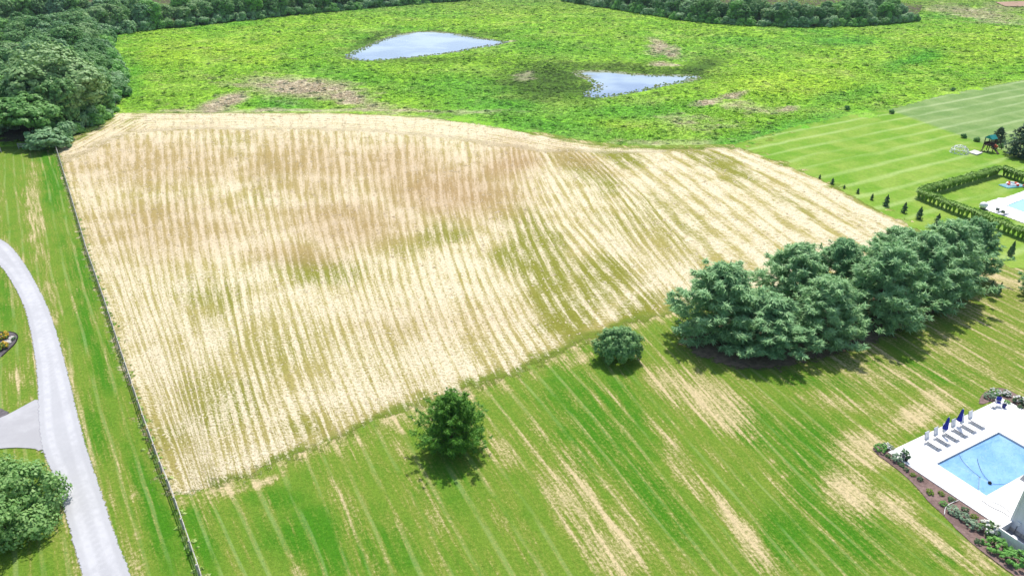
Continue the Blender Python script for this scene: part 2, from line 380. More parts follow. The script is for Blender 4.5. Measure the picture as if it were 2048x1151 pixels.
# --- lawns
LAWN_CURVES = [[(345, 990), (400, 1151)], [(420, 965), (515, 1151)], [(600, 905), (680, 1151)], [(685, 920), (790, 1151)], [(787, 858), (877, 1007), (960, 1151)], [(980, 850), (1060, 956), (1186, 1151)],
               [(1080, 770), (1240, 960), (1400, 1151)], [(1200, 720), (1413, 980), (1548, 1151)], [(1300, 725), (1500, 960), (1680, 1151)], [(1400, 760), (1610, 985), (1800, 1151)], [(1560, 800), (1800, 1000), (1960, 1130)], [(1690, 745), (1860, 880), (2048, 1010)], [(1760, 640), (1900, 730), (2048, 815)], [(1860, 570), (2048, 665)]]
LAWN_S = [0, 4.5, 10, 14, 19, 26, 33, 40, 45, 50, 57, 66, 76, 86]
DRY = [(1420, 800, 95, 42, 32, .95), (1330, 770, 55, 30, 40, .8), (1150, 1000, 50, 100, -32, .85), (1230, 1090, 60, 80, -35, .85), (1100, 930, 26, 90, -35, .5), (1000, 905, 22, 40, -30, .75), (1480, 1060, 16, 110, -40, .85), (1360, 930, 14, 110, -38, .75),
       (1740, 900, 75, 32, 10, .95), (1840, 830, 90, 24, -18, .9), (1700, 980, 50, 60, -50, .9), (1790, 1010, 60, 26, 40, 1), (1690, 810, 110, 22, 8, .55), (1860, 1080, 90, 16, 38, .85), (1960, 1120, 50, 22, 38, .9), (1960, 540, 70, 14, 20, 1), (2030, 570, 60, 16, 10, .9), (1930, 600, 40, 10, 10, .6), (1870, 790, 60, 18, -10, .7),
       (1960, 700, 80, 14, 20, .45), (1760, 700, 60, 10, 25, .5), (1850, 670, 60, 8, 20, .35), (1830, 620, 30, 8, -30, .8), (860, 1000, 14, 60, -30, .5), (790, 890, 10, 50, -30, .55), (690, 1010, 10, 60, -30, .4), (540, 960, 40, 10, -22, .9), (470, 985, 40, 8, -15, .8), (600, 1140, 30, 12, 0, .5), (640, 905, 40, 8, -25, .5),
       (985, 770, 50, 8, -20, .7), (1160, 720, 60, 10, -25, .6), (1290, 680, 40, 10, -30, .3), (820, 850, 70, 6, -18, .5), (1510, 870, 12, 8, 0, .8), (1570, 940, 12, 6, 0, .9), (1540, 915, 10, 6, 0, .8),
       (95, 590, 10, 40, -20, .5), (112, 690, 8, 40, -10, .55), (68, 430, 16, 90, -4, .75), (118, 640, 12, 20, 0, .6), (45, 760, 16, 25, 0, .55), (60, 800, 18, 10, -30, .5), (270, 985, 6, 10, 0, .5), (262, 1070, 8, 14, 0, .5), (275, 1130, 8, 30, -20, .6), (275, 720, 4, 30, -20, .3), (180, 820, 10, 60, -20, .2), (150, 600, 6, 40, -20, .5)]
LUSH = [(640, 1060, 110, 50, 0, .8), (720, 1100, 130, 50, 0, .7), (1500, 850, 60, 30, 30, .9), (1620, 900, 80, 60, 40, .8), (1600, 1010, 60, 60, 40, .6), (1700, 1080, 70, 60, 30, 1), (1560, 1080, 60, 60, 30, .9), (1200, 850, 90, 110, -35, .8), (1320, 1000, 40, 110, -38, .8), (1120, 790, 40, 50, 0, .6), (400, 1080, 40, 80, -20, .7), (1800, 740, 130, 30, 8, .6), (1650, 760, 100, 20, 5, .6), (1880, 1110, 40, 20, 0, .8),
        (160, 560, 20, 90, -15, .8), (195, 700, 20, 90, -15, .8), (300, 1020, 26, 110, -18, .9), (200, 870, 26, 60, -15, .6), (105, 350, 22, 70, -10, .8), (15, 600, 20, 60, 0, .5), (560, 1000, 60, 30, 0, .5), (900, 960, 60, 60, -20, .4)]
x, y, F = grid(-150, 115, 18, 185, .5)
u, v = px(x, y)
_L = np.array(G(1872.4, 928.4)); _a = math.radians(27.5); _e1 = np.array([math.cos(_a), math.sin(_a)]); _e2 = np.array([math.sin(_a), -math.cos(_a)])
pa = (x - _L[0]) * _e1[0] + (y - _L[1]) * _e1[1]; pb = (x - _L[0]) * _e2[0] + (y - _L[1]) * _e2[1]
hole = (pa > -1.3) & (pa < 11.5) & (pb > -1.5) & (pb < 6.3)
keep = ~hole & (sdpoly(x, y, FIELD) < 3.0) & (sdpoly(x, y, NEIGH) < 1.5) & (sdpoly(x, y, MEADOW) < 1.5) & (np.abs(x) < .95 * (y + 30)) & (y < 176)
x, y, F = cull(x, y, F, keep, hole); u, v = px(x, y)
dfen = dline(x, y, FENCE); left = dfen < 0      # left of the fence?
side = np.where(sdpoly(x, y, np.vstack([FENCE, [[-400, 20], [-400, 170]]])) > 0, 1.0, 0.0)
dr = sdpoly(x, y, DRIVE); drive_dist = np.abs(dr)
s_front = flow(u, v, LAWN_CURVES, LAWN_S)
s = np.where(side > .5, -np.abs(dfen) * 1.0, s_front)
uu = u + (fbm(x, y, 5, 71) - .5) * 40; vv = v + (fbm(x, y, 5, 81) - .5) * 30
dry = np.clip(blobs(uu, vv, DRY), 0, 1); dry = np.maximum(dry, .42 * np.clip((u - 1450) / 250, 0, 1) * np.clip((900 - v) / 200, 0, 1) * (.4 + 1.2 * fbm(x, y, 6, 3))); dry = np.maximum(dry, .10 * (u > 950)); lush = blobs(uu, vv, LUSH)
fe = np.abs(sdpoly(x, y, FIELD)); dry = np.maximum(dry, np.where(side < .5, np.clip(2.2 * fbm(x, y, 3, 15) - .55, 0, 1) * np.exp(-(fe / 2.4) ** 2), .12 * np.exp(-fe)))
dry = np.maximum(dry, .45 * np.exp(-(drive_dist / .8) ** 2) * (x < 0))
z = (fbm(x, y, 1.2, 91, 2) - .5) * .06
def lawn_material(name, lush0, base0, light0, tan0, period, linew):
    t = NT(name); p = t.pos(); S = t.a('s'); T = t.a('t'); dry = t.a('dry'); lush = t.a('lush')
    wob = t.math('MULTIPLY', t.math('SUBTRACT', t.noise(t.vec(S, t.math('MULTIPLY', T, .35)), .12, 2), .5), 1.5)
    sw = t.math('ADD', S, wob)
    tri = t.math('PINGPONG', sw, period * .5); line = t.ramp(tri, linew, linew * .35)
    line = t.math('MULTIPLY', line, t.ramp(t.noise(t.vec(t.math('MULTIPLY', S, .7), t.math('MULTIPLY', T, .12)), 1, 3, .6), .34, .58))
    wide = t.noise(t.vec(t.math('MULTIPLY', S, .75), t.math('MULTIPLY', T, .035)), 1, 3, .6)
    thin = t.noise(t.vec(t.math('MULTIPLY', S, 3.2), t.math('MULTIPLY', T, .22)), 1, 4, .65)
    mott = t.noise(p, .35, 5, .6); fine = t.noise(p, 3.2, 5, .75); vfine = t.noise(p, 11, 3, .7)
    g = t.mix(t.ramp(t.math('ADD', t.math('MULTIPLY', mott, .8), t.math('MULTIPLY', lush, .55)), .30, .85), base0, lush0)
    g = t.mix(t.ramp(wide, .5, .72), g, base0)
    g = t.mix(t.math('MULTIPLY', line, .38), g, light0)
    dm = t.math('ADD', t.math('MULTIPLY', dry, .46), t.math('MULTIPLY', t.math('SUBTRACT', thin, .5), 1.1))
    dm = t.math('ADD', dm, t.math('MULTIPLY', t.math('SUBTRACT', fine, .5), 1.0)); dm = t.math('ADD', dm, t.math('MULTIPLY', line, t.math('ADD', t.math('MULTIPLY', dry, .22), .10)))
    dm = t.math('ADD', dm, t.math('MULTIPLY', t.math('SUBTRACT', wide, .5), .7))
    g = t.mix(t.math('MULTIPLY', t.ramp(dm, -.06, .32), .62), g, (.225, .225, .048))
    g = t.mix(t.ramp(dm, .15, .60), g, tan0)
    h = t.n('ShaderNodeHueSaturation'); t.put(h.inputs['Value'], t.math('ADD', t.math('MULTIPLY', t.math('ADD', fine, vfine), 1.25), -.25)); t.put(h.inputs['Color'], g)
    return t.end(t.bsdf(h.outputs[0], .95, t.bump(t.math('ADD', fine, t.math('MULTIPLY', vfine, .5)), .10), .05))
lm = lawn_material('lawn', (.055, .185, .010), (.140, .232, .026), (.30, .40, .15), (.52, .425, .24), 1.75, .25)
sheet('lawn', x, y, F, z, lm, s=s, t=y * 1.0, dry=dry, lush=lush)

# --- the neighbour's lawn, mown in long straight passes
x, y, F = grid(45, 230, 95, 300, 1.0)
sd = sdpoly(x, y, NEIGH); x, y, F = cull(x, y, F, (sd > -1.2) & (x < .9 * y + 25)); u, v = px(x, y)
ga, gb = np.array(G(1585, 310)), np.array(G(1785, 268)); gd = (gb - ga) / np.linalg.norm(gb - ga)
sN = -(x - ga[0]) * gd[1] + (y - ga[1]) * gd[0]
B1, B2 = np.array(G(1790, 224)), np.array(G(1935, 276)); bd = (B2 - B1) / np.linalg.norm(B2 - B1)
zone = (x - B1[0]) * bd[1] - (y - B1[1]) * bd[0]; zone = np.clip(-zone / 1.5 + .5, 0, 1)   # beyond the mowing line
t = NT('neighbour_lawn'); p = t.pos(); S = t.a('s'); T = t.a('t'); Z = t.a('zone')
sw = t.math('ADD', S, t.math('MULTIPLY', t.math('SUBTRACT', t.noise(t.vec(S, T), .06, 2), .5), 3.0))
tri = t.math('DIVIDE', t.math('PINGPONG', sw, 2.9), 2.9); nz = t.noise(p, .12, 5, .6); fine = t.noise(p, 1.6, 5, .7)
st = t.math('MULTIPLY', t.ramp(tri, .55, .95), t.ramp(t.noise(t.vec(t.math('MULTIPLY', S, .4), t.math('MULTIPLY', T, .03)), 1, 3), .3, .65))
g1 = t.mix(t.ramp(nz, .35, .65), (0.137, 0.280, 0.026), (0.234, 0.338, 0.058)); g1 = t.mix(t.math('MULTIPLY', st, .6), g1, (0.364, 0.468, 0.169))
g2 = t.mix(t.ramp(nz, .35, .65), (.145, .245, .070), (.210, .300, .105)); g2 = t.mix(t.math('MULTIPLY', st, .7), g2, (.35, .43, .21))
g = t.mix(Z, g1, g2); g = t.mix(t.math('MULTIPLY', t.ramp(t.math('ADD', t.a('dry'), t.math('SUBTRACT', fine, .5)), .35, .8), .8), g, (.42, .38, .16))
h = t.n('ShaderNodeHueSaturation'); t.put(h.inputs['Value'], t.math('ADD', t.math('MULTIPLY', fine, .9), .55)); t.put(h.inputs['Color'], g)
nm = t.end(t.bsdf(h.outputs[0], .95, t.bump(fine, .15), .05))
dN = blobs(u, v, [(1850, 320, 60, 10, -10, .35), (1760, 290, 90, 8, -12, .3), (1880, 420, 50, 6, 25, .3), (1990, 470, 50, 6, 22, .3)])
sheet('neighbour_lawn', x, y, F, (fbm(x, y, 3, 12, 2) - .5) * .08 + .015, nm, s=sN, t=(x * gd[0] + y * gd[1]), zone=zone, dry=dN)

# --- mown field with its windrows
FC = [[(113, 299), (145, 404), (175, 507), (210, 607), (240, 700), (290, 850), (345, 990)],
      [(140, 290), (155, 365), (190, 470), (230, 580), (270, 700), (311, 806), (372, 970)],
      [(215, 270), (222, 330), (240, 428), (262, 520), (285, 600), (318, 700), (355, 806), (395, 930)],
      [(308, 280), (312, 394), (326, 498), (340, 588), (374, 695), (398, 806), (428, 930)],
      [(358, 270), (362, 359), (378, 498), (399, 606), (422, 705), (443, 775), (478, 915)],
      [(455, 270), (460, 317), (475, 408), (496, 484), (512, 570), (533, 695), (560, 790), (592, 880)],
      [(489, 270), (500, 376), (513, 446), (534, 550), (560, 640), (590, 740), (640, 870)],
      [(638, 280), (645, 387), (654, 435), (678, 520), (705, 610), (735, 700), (790, 830)],
      [(760, 285), (768, 350), (782, 442), (804, 567), (835, 660), (890, 790)],
      [(838, 290), (848, 408), (866, 484), (895, 580), (930, 680), (975, 770)],
      [(975, 290), (980, 345), (986, 400), (1000, 460), (1040, 560), (1085, 640), (1140, 710)],
      [(1012, 290), (1018, 340), (1030, 400), (1052, 462), (1087, 541), (1125, 610), (1180, 680)],
      [(1060, 295), (1083, 349), (1139, 447), (1195, 510), (1300, 620)],
      [(1120, 295), (1139, 311), (1195, 370), (1271, 485), (1345, 580)],
      [(1180, 300), (1292, 402), (1380, 505), (1450, 590)],
      [(1330, 303), (1400, 345), (1500, 415), (1640, 520)],
      [(1480, 296), (1545, 320), (1640, 358), (1740, 409), (1850, 466)]]
FS = []; pu = None
for c in FC:
    c = np.array(c, float); FS.append(float(np.interp(400, c[:, 1], c[:, 0])))
Gx = [G(uu_, 400)[0] for uu_ in FS]; FS = [a - Gx[0] for a in Gx]
for k in range(12, len(FS)): FS[k] = FS[11] + (k - 11) * 8.5
x, y, F = grid(-120, 82, 42, 205, .34)
sd = sdpoly(x, y, FIELD); x, y, F = cull(x, y, F, sd > -3.0); sd = sdpoly(x, y, FIELD); u, v = px(x, y)
s = flow(u, v, FC, FS)
# headland: passes running along the far edge
HEAD = GP([(120, 330), (200, 285), (260, 262), (420, 258), (600, 257), (760, 262), (880, 274), (1000, 292), (1120, 303), (1230, 306), (1330, 301), (1480, 296), (1480, 285), (1250, 290), (1000, 245), (700, 215), (235, 215), (100, 290)])
hd = sdpoly(x, y, HEAD) + (fbm(x, y, 8, 5) - .5) * 5; head = np.clip(hd / 2.5 + .5, 0, 1)
FARLINE = GP([(100, 296), (235, 226), (330, 226), (500, 225), (700, 226), (860, 236), (960, 249), (1060, 266), (1160, 285), (1250, 297), (1480, 294)])
sh = np.abs(dline(x, y, FARLINE))
brown = blobs(u + (fbm(x, y, 14, 8) - .5) * 120, v + (fbm(x, y, 14, 18) - .5) * 40, [(330, 330, 210, 50, 0, .65), (330, 460, 190, 60, 0, .6), (620, 330, 130, 60, 0, .7), (680, 440, 150, 60, 0, .75), (900, 380, 140, 60, 5, .95), (1010, 330, 70, 45, 0, .95), (800, 340, 130, 55, 0, .8), (600, 510, 130, 22, 0, .6), (1150, 320, 60, 20, 20, .6), (450, 260, 300, 10, 0, .3), (860, 640, 160, 40, 0, .25)])
green = blobs(u + (fbm(x, y, 9, 28) - .5) * 90, v + (fbm(x, y, 9, 38) - .5) * 40, [(1080, 520, 70, 110, -25, .95), (1130, 620, 70, 50, 20, .95), (1200, 560, 80, 60, 20, .75), (1180, 350, 80, 30, 25, .8), (1260, 320, 60, 25, 25, .8), (1440, 330, 120, 22, 20, .75), (1320, 450, 140, 70, 20, .5), (420, 600, 90, 60, 0, .55), (620, 540, 110, 30, 0, .75), (790, 490, 60, 30, 0, .5), (880, 470, 70, 30, -10, .7), (560, 700, 120, 80, 0, .45), (440, 800, 90, 90, 0, .55), (330, 400, 90, 60, 0, .35), (540, 360, 60, 60, 0, .4), (480, 290, 60, 20, 0, .4), (330, 880, 60, 50, 0, .5), (1300, 620, 60, 30, -20, .8), (1560, 400, 120, 25, 22, .45), (620, 850, 60, 30, 0, .6), (260, 245, 40, 14, -20, .9), (740, 700, 80, 60, 0, .25), (980, 700, 90, 40, 0, .3)])
edge = np.clip(1 - (sd + (fbm(x, y, 2.5, 58) - .5) * 4) / 2.6, 0, 1) * ((v > 560) | (v > 2.2 * u - 3600)) ; edge = np.where(np.abs(dline(x, y, FENCE)) < 3.0, 0.25 * edge, edge)
sw = s + (fbm(s * .3, y * .05, 3, 77) - .5) * 1.4
win = np.abs(((sw / 1.68) % 1) - .5) * 2; wh = np.clip((win - .3) / .6, 0, 1)
z = .03 + .12 * wh * (1 - head) * (.35 + fbm(x, y, 3, 44)) + .10 * (fbm(x, y, .9, 45, 2) - .4) + .10 * head * (np.abs(((sh / 2.2) % 1) - .5) * 2)
z = z * np.clip(sd / 3.0, 0.0, 1) + .006 + .035 * np.clip(sd / 3.0, 0, 1)
t = NT('stubble'); p = t.pos(); S = t.a('s'); T = t.a('t'); HD = t.a('head'); BR = t.a('brown'); GR = t.a('green')
S2 = t.n('ShaderNodeMix', data_type='FLOAT'); t.put(S2.inputs[0], HD); t.put(S2.inputs[2], S); t.put(S2.inputs[3], t.math('MULTIPLY', t.a('sh'), 1.15)); S2 = S2.outputs[0]
T2 = t.n('ShaderNodeMix', data_type='FLOAT'); t.put(T2.inputs[0], HD); t.put(T2.inputs[2], T); t.put(T2.inputs[3], t.n('ShaderNodeSeparateXYZ').outputs[0]); 
sep = [q for q in t.t.nodes if q.type == 'SEPXYZ'][0]; t.put(sep.inputs[0], p); T2 = T2.outputs[0]
wob = t.math('MULTIPLY', t.math('SUBTRACT', t.noise(t.vec(S2, t.math('MULTIPLY', T2, .25)), .15, 2), .5), 1.0); SW = t.math('ADD', S2, wob)
tri = t.math('DIVIDE', t.math('PINGPONG', SW, .84), .84)
a1 = t.noise(t.vec(t.math('MULTIPLY', S2, .8), t.math('MULTIPLY', T2, .035)), 1, 4, .68)
a2 = t.noise(t.vec(t.math('MULTIPLY', S2, 2.2), t.math('MULTIPLY', T2, .10)), 1, 4, .68)
cl = t.noise(t.vec(t.math('MULTIPLY', S2, 1.3), t.math('MULTIPLY', T2, 2.4)), 1.5, 5, .8)
mo = t.noise(p, .14, 4, .6); fi = t.noise(p, 4.5, 4, .75)
st = t.math('ADD', t.math('MULTIPLY', t.math('SUBTRACT', tri, .5), .36), t.math('MULTIPLY', t.math('SUBTRACT', a1, .5), 1.25))
st = t.math('ADD', st, t.math('MULTIPLY', t.math('SUBTRACT', a2, .5), 1.25)); st = t.math('ADD', st, t.math('MULTIPLY', t.math('SUBTRACT', cl, .5), 2.1))
st = t.math('ADD', st, t.math('MULTIPLY', t.math('SUBTRACT', mo, .5), .9)); stg = t.math('SUBTRACT', st, t.math('MULTIPLY', GR, .42))
stg = t.math('SUBTRACT', stg, t.math('MULTIPLY', BR, .22)); stg = t.math('SUBTRACT', stg, t.math('MULTIPLY', t.a('edge'), .55)); stg = t.math('ADD', stg, t.math('MULTIPLY', HD, .12))
straw = t.mix(t.ramp(fi, .3, .7), (.62, .525, .325), (.79, .71, .515)); straw = t.mix(t.math('MULTIPLY', BR, .85), straw, (.53, .395, .255))
under = t.mix(t.ramp(t.math('ADD', GR, t.math('SUBTRACT', mo, .5)), .15, .75), (.375, .325, .105), (.225, .235, .034)); under = t.mix(t.math('MULTIPLY', BR, .85), under, (.36, .235, .115))
under = t.mix(t.ramp(t.a('edge'), .2, .9), under, (.16, .22, .03))
cc = t.mix(t.ramp(stg, -.40, .12), under, straw)
cc = t.mix(t.math('MULTIPLY', t.ramp(t.math('ADD', cl, t.math('MULTIPLY', fi, .4)), .69, .55), .6), cc, (.19, .145, .055))  # dark flecks: small shadows of the straw clumps painted into the colour
h = t.n('ShaderNodeHueSaturation'); t.put(h.inputs['Value'], t.math('ADD', t.math('MULTIPLY', fi, .35), .84)); t.put(h.inputs['Color'], cc)
al = t.ramp(t.math('ADD', t.a('sd'), t.math('MULTIPLY', t.math('SUBTRACT', t.noise(p, .7, 6, .78), .5), 8.0)), -.6, .5)
fm = t.end(t.bsdf(h.outputs[0], .95, t.bump(t.math('ADD', cl, t.math('MULTIPLY', fi, .35)), .22), .05), al)
sheet('mown_field', x, y, F, z, fm, s=s, t=y, sh=sh, head=head, brown=brown, green=green, edge=edge, sd=sd)

# --- gravel drive, paved spur
def flat(name, P, z, mat, step=.5, rag=.25, holes=()):
    x0, y0 = P.min(0); x1, y1 = P.max(0); x, y, F = grid(x0 - 1, x1 + 1, y0 - 1, y1 + 1, step)
    sd = sdpoly(x, y, P)
    for hpoly in holes: sd = np.minimum(sd, -sdpoly(x, y, hpoly))
    k = sd > -rag * 2.5
    F = F[k[F].any(1)]; used = np.zeros(len(x), bool); used[F.ravel()] = True; m = np.cumsum(used) - 1
    return sheet(name, x[used], y[used], m[F], z, mat, sd=sd[used])
def flatmat(name, c1, c2, sc1=2.0, rag=.25, bump=.02, fine=14, tracks=False):
    t = NT(name); p = t.pos(); n1 = t.noise(p, sc1 * .15, 4); n2 = t.noise(p, fine, 4, .8); n3 = t.noise(p, sc1, 4, .7)
    cc = t.mix(t.ramp(t.math('ADD', t.math('MULTIPLY', n1, .5), t.math('MULTIPLY', n3, .5)), .38, .62), c1, c2)
    if tracks:
        tr = t.math('MULTIPLY', t.ramp(t.math('ABSOLUTE', t.math('SUBTRACT', t.a('sd'), .85)), .15, .5), t.ramp(n3, .25, .6)); cc = t.mix(t.math('MULTIPLY', tr, .55), cc, tuple(q * .82 for q in c1))
    h = t.n('ShaderNodeHueSaturation'); t.put(h.inputs['Value'], t.math('ADD', t.math('MULTIPLY', n2, .5), .75)); t.put(h.inputs['Color'], cc)
    al = t.ramp(t.math('ADD', t.a('sd'), t.math('MULTIPLY', t.math('SUBTRACT', t.noise(p, 2.2, 4, .75), .5), rag * 4)), -.06, .06)
    return t.end(t.bsdf(h.outputs[0], .95, t.bump(n2, bump), .1), al)
flat('gravel_drive', DRIVE, .075, flatmat('gravel', (.42, .42, .435), (.50, .50, .512), 1.2, .16, .03, 14, True))
SPUR = GP([(-130, 890), (-40, 850), (0, 836), (22, 826), (73, 798), (80, 800), (84, 850), (92, 910), (70, 897), (30, 895), (0, 897), (-130, 925)])
flat('paved_spur', SPUR, .068, flatmat('paving', (.36, .355, .365), (.43, .425, .435), .5, .02, .004, 30), rag=.1)
BEDL = smooth_poly(GP([(-60, 664), (0, 664), (28, 664), (37, 672), (32, 686), (15, 702), (0, 716), (-60, 760)]), 1)
mulch = flatmat('mulch', (.150, .100, .090), (.26, .180, .160), 3, .06, .05, 9)
mulch_grey = flatmat('mulch_grey', (.09, .08, .085), (.16, .145, .15), 3, .04, .05, 9)
flat('planting_bed', BEDL, .068, mulch_grey, .3, .1)
BEDC = GP([(-60, 800), (0, 816), (20, 826), (0, 837), (-60, 860)])
flat('planting_bed', BEDC, .064, mulch_grey, .3, .1)
PINEBED = smooth_poly(GP([(1350, 690), (1400, 715), (1480, 740), (1560, 740), (1650, 715), (1740, 690), (1850, 640), (1950, 580), (1930, 540), (1800, 560), (1600, 600), (1400, 640)]), 2)
t = NT('pine_duff'); p = t.pos(); n1 = t.noise(p, 1.5, 5, .7)
pd = t.end(t.bsdf(t.mix(t.ramp(n1, .35, .65), (.16, .115, .075), (.26, .20, .13)), .95, t.bump(n1, .05), .05), t.ramp(t.math('ADD', t.a('sd'), t.math('MULTIPLY', t.math('SUBTRACT', t.noise(p, .8, 5, .75), .5), 6)), -.2, .6))
flat('needle_litter', PINEBED, .055, pd, .5, 1.2)

# ---------------------------------------------------------------- scattered growth (nobody could count it)
def quads(C, N, size, aspect=1.0, rng=None, up=None):
    """one quad per row, facing N; aspect stretches it along 'up'"""
    n = len(C); N = N / (np.linalg.norm(N, axis=1, keepdims=True) + 1e-9)
    A = rng.normal(size=(n, 3)) if up is None else up
    A = A - N * (A * N).sum(1, keepdims=True); A /= np.linalg.norm(A, axis=1, keepdims=True) + 1e-9
    B = np.cross(N, A); size = np.broadcast_to(size, (n,))[:, None] * .5
    a = A * size * aspect; b = B * size
    V = np.stack([C - a - b * .55, C - a * .1 + b, C + a, C - a * .1 - b], 1)
    return V.reshape(-1, 3), np.arange(4 * n).reshape(n, 4)
def proto(name, V, F, mat):
    o = bpy.data.objects.new(name, mesh_np(name, V, F, mat)); o.use_fake_user = True; return o
rng = np.random.default_rng(5)
def weed_proto(name, n, r, h, sz, asp, mat, upb=.8):
    d = rng.normal(size=(n, 3)); d[:, 2] = np.abs(d[:, 2]); d /= np.linalg.norm(d, axis=1, keepdims=True)
    C = d * np.array([r, r, h]) * rng.uniform(.55, 1, (n, 1)); N = d + rng.normal(size=(n, 3)) * .45; N[:, 2] += upb
    V, F = quads(C, N, rng.uniform(.6, 1.2, n) * sz, asp, rng); return proto(name, V, F, mat)
def scatter(name, P, rot, scl, tint, protos, kind='stuff'):
    """one object: points that carry instances of a few small clumps"""
    me = bpy.data.meshes.new(name); me.vertices.add(len(P)); me.vertices.foreach_set('co', np.asarray(P, np.float32).ravel())
    attr(me, 'rot', np.stack([np.zeros(len(P)), np.zeros(len(P)), rot], 1)); attr(me, 'scl', scl)
    a = me.attributes.new('tint', 'FLOAT_COLOR', 'POINT'); a.data.foreach_set('color', np.concatenate([tint, np.ones((len(P), 1))], 1).astype(np.float32).ravel())
    a = me.attributes.new('pick', 'INT', 'POINT'); a.data.foreach_set('value', rng.integers(0, len(protos), len(P)).astype(np.int32))
    o = obj(name, me); ng = bpy.data.node_groups.new(name, 'GeometryNodeTree')
    ng.interface.new_socket('Geometry', in_out='INPUT', socket_type='NodeSocketGeometry'); ng.interface.new_socket('Geometry', in_out='OUTPUT', socket_type='NodeSocketGeometry')
    N = ng.nodes; L = ng.links; gi = N.new('NodeGroupInput'); go = N.new('NodeGroupOutput')
    g2i = N.new('GeometryNodeGeometryToInstance')
    for pr in protos:
        oi = N.new('GeometryNodeObjectInfo'); oi.inputs[0].default_value = pr; oi.inputs['As Instance'].default_value = True
        L.new(oi.outputs['Geometry'], g2i.inputs[0])
    ip = N.new('GeometryNodeInstanceOnPoints'); L.new(gi.outputs[0], ip.inputs['Points'])
    j = N.new('GeometryNodeJoinGeometry')
    for l in list(ng.links):
        if l.to_node == g2i: L.remove(l)
    for q in [q for q in N if q.type == 'OBJECT_INFO']: L.new(q.outputs['Geometry'], j.inputs[0])
    N.remove(g2i); L.new(j.outputs[0], ip.inputs['Instance']); ip.inputs['Pick Instance'].default_value = True
    def na(nm, ty):
        q = N.new('GeometryNodeInputNamedAttribute'); q.data_type = ty; q.inputs[0].default_value = nm; return q.outputs[0]
    L.new(na('pick', 'INT'), ip.inputs['Instance Index']); L.new(na('scl', 'FLOAT_VECTOR'), ip.inputs['Scale'])
    e2r = N.new('FunctionNodeEulerToRotation'); L.new(na('rot', 'FLOAT_VECTOR'), e2r.inputs[0]); L.new(e2r.outputs[0], ip.inputs['Rotation'])
    L.new(ip.outputs[0], go.inputs[0]); md = o.modifiers.new('scatter', 'NODES'); md.node_group = ng
    return tag(o, kind=kind)

weeds = [weed_proto('weed_clump', 30, 1.0, .40, .55, 1.3, M['meadow_weed'], 1.9) for _ in range(4)]
N0 = 125000
# density follows distance so that near growth is finer
yy = 165 + (600 - 165) * rng.random(N0) ** 1.35; xx = (rng.random(N0) * 2 - 1) * (.80 * yy + 25)
k = sdpoly(xx, yy, MEADOW) > -.3; xx, yy = xx[k], yy[k]
spd = np.maximum(sdpoly(xx, yy, POND1), sdpoly(xx, yy, POND2)); k = spd < -1.8; xx, yy = xx[k], yy[k]
tc, br, ma = meadow_cols(xx, yy); nn = rng.random(len(xx)); tall = fbm(xx, yy, 16, 61)
tc = np.minimum(tc * (0.84 + .36 * nn[:, None]), .85); ed = np.clip(sdpoly(xx, yy, MEADOW) / 6, .35, 1) * np.clip(.3 - spd[k] / 9, .3, 1)
dk = rng.random(len(xx)) < .045; tc[dk] *= np.array([.55, .62, .6]); sc0 = (.5 + .6 * rng.random(len(xx))) * np.where(dk, 1.15, 1.0) * (.75 + yy / 900) * (1 - .35 * ma)
scl = np.stack([sc0, sc0, sc0 * (.6 + .9 * tall) * ed * np.where(dk, 1.5, 1.0)], 1)
scatter('meadow_growth', np.stack([xx, yy, np.full(len(xx), -.15)], 1), rng.random(len(xx)) * 6.28, scl, tc, weeds)
tag(bpy.data.objects['meadow_growth'], 'knee-high yellow green weeds and grasses covering the meadow', 'weeds', kind='stuff')

straws = [weed_proto('straw_tuft', 10, .30, .085, .24, 2.2, M['straw_clump'], 1.8) for _ in range(3)]
N0 = 110000
yy = 45 + 155 * rng.random(N0) ** 1.5; xx = -112 + 185 * rng.random(N0); k = sdpoly(xx, yy, FIELD) > 1.0 + 4 * rng.random(len(xx)) ** 2 * fbm(xx, yy, 3, 4); xx, yy = xx[k], yy[k]
uu, vv = px(xx, yy); s_ = flow(uu, vv, FC, FS); s_ = s_ + (fbm(s_ * .3, yy * .05, 3, 77) - .5) * 1.4
wn_ = np.abs(((s_ / 1.68) % 1) - .5) * 2; k = rng.random(len(xx)) < .10 + .9 * np.clip((wn_ - .4) * 2, 0, 1); xx, yy = xx[k], yy[k]
r = rng.random((len(xx), 1)); tc = np.array([.60, .505, .31]) * (1 - r) + np.array([.80, .72, .52]) * r
bb = blobs(*px(xx, yy), [(680, 420, 420, 90, 0, .8), (1000, 340, 90, 60, 0, .9)])[:, None]; tc = tc * (1 - bb * .5) + np.array([.58, .41, .27]) * bb * .5
sc0 = .28 + .38 * rng.random(len(xx)); sc0 = sc0 * (.6 + yy / 150)
scatter('cut_straw', np.stack([xx, yy, .012 + .075 * np.clip(sdpoly(xx, yy, FIELD) / 3, 0, 1)], 1), rng.random(len(xx)) * 6.28, np.stack([sc0 * 1.2, sc0 * .8, sc0], 1), tc, straws)
tag(bpy.data.objects['cut_straw'], 'loose pale straw lying in rows over the mown field', 'straw', kind='stuff')

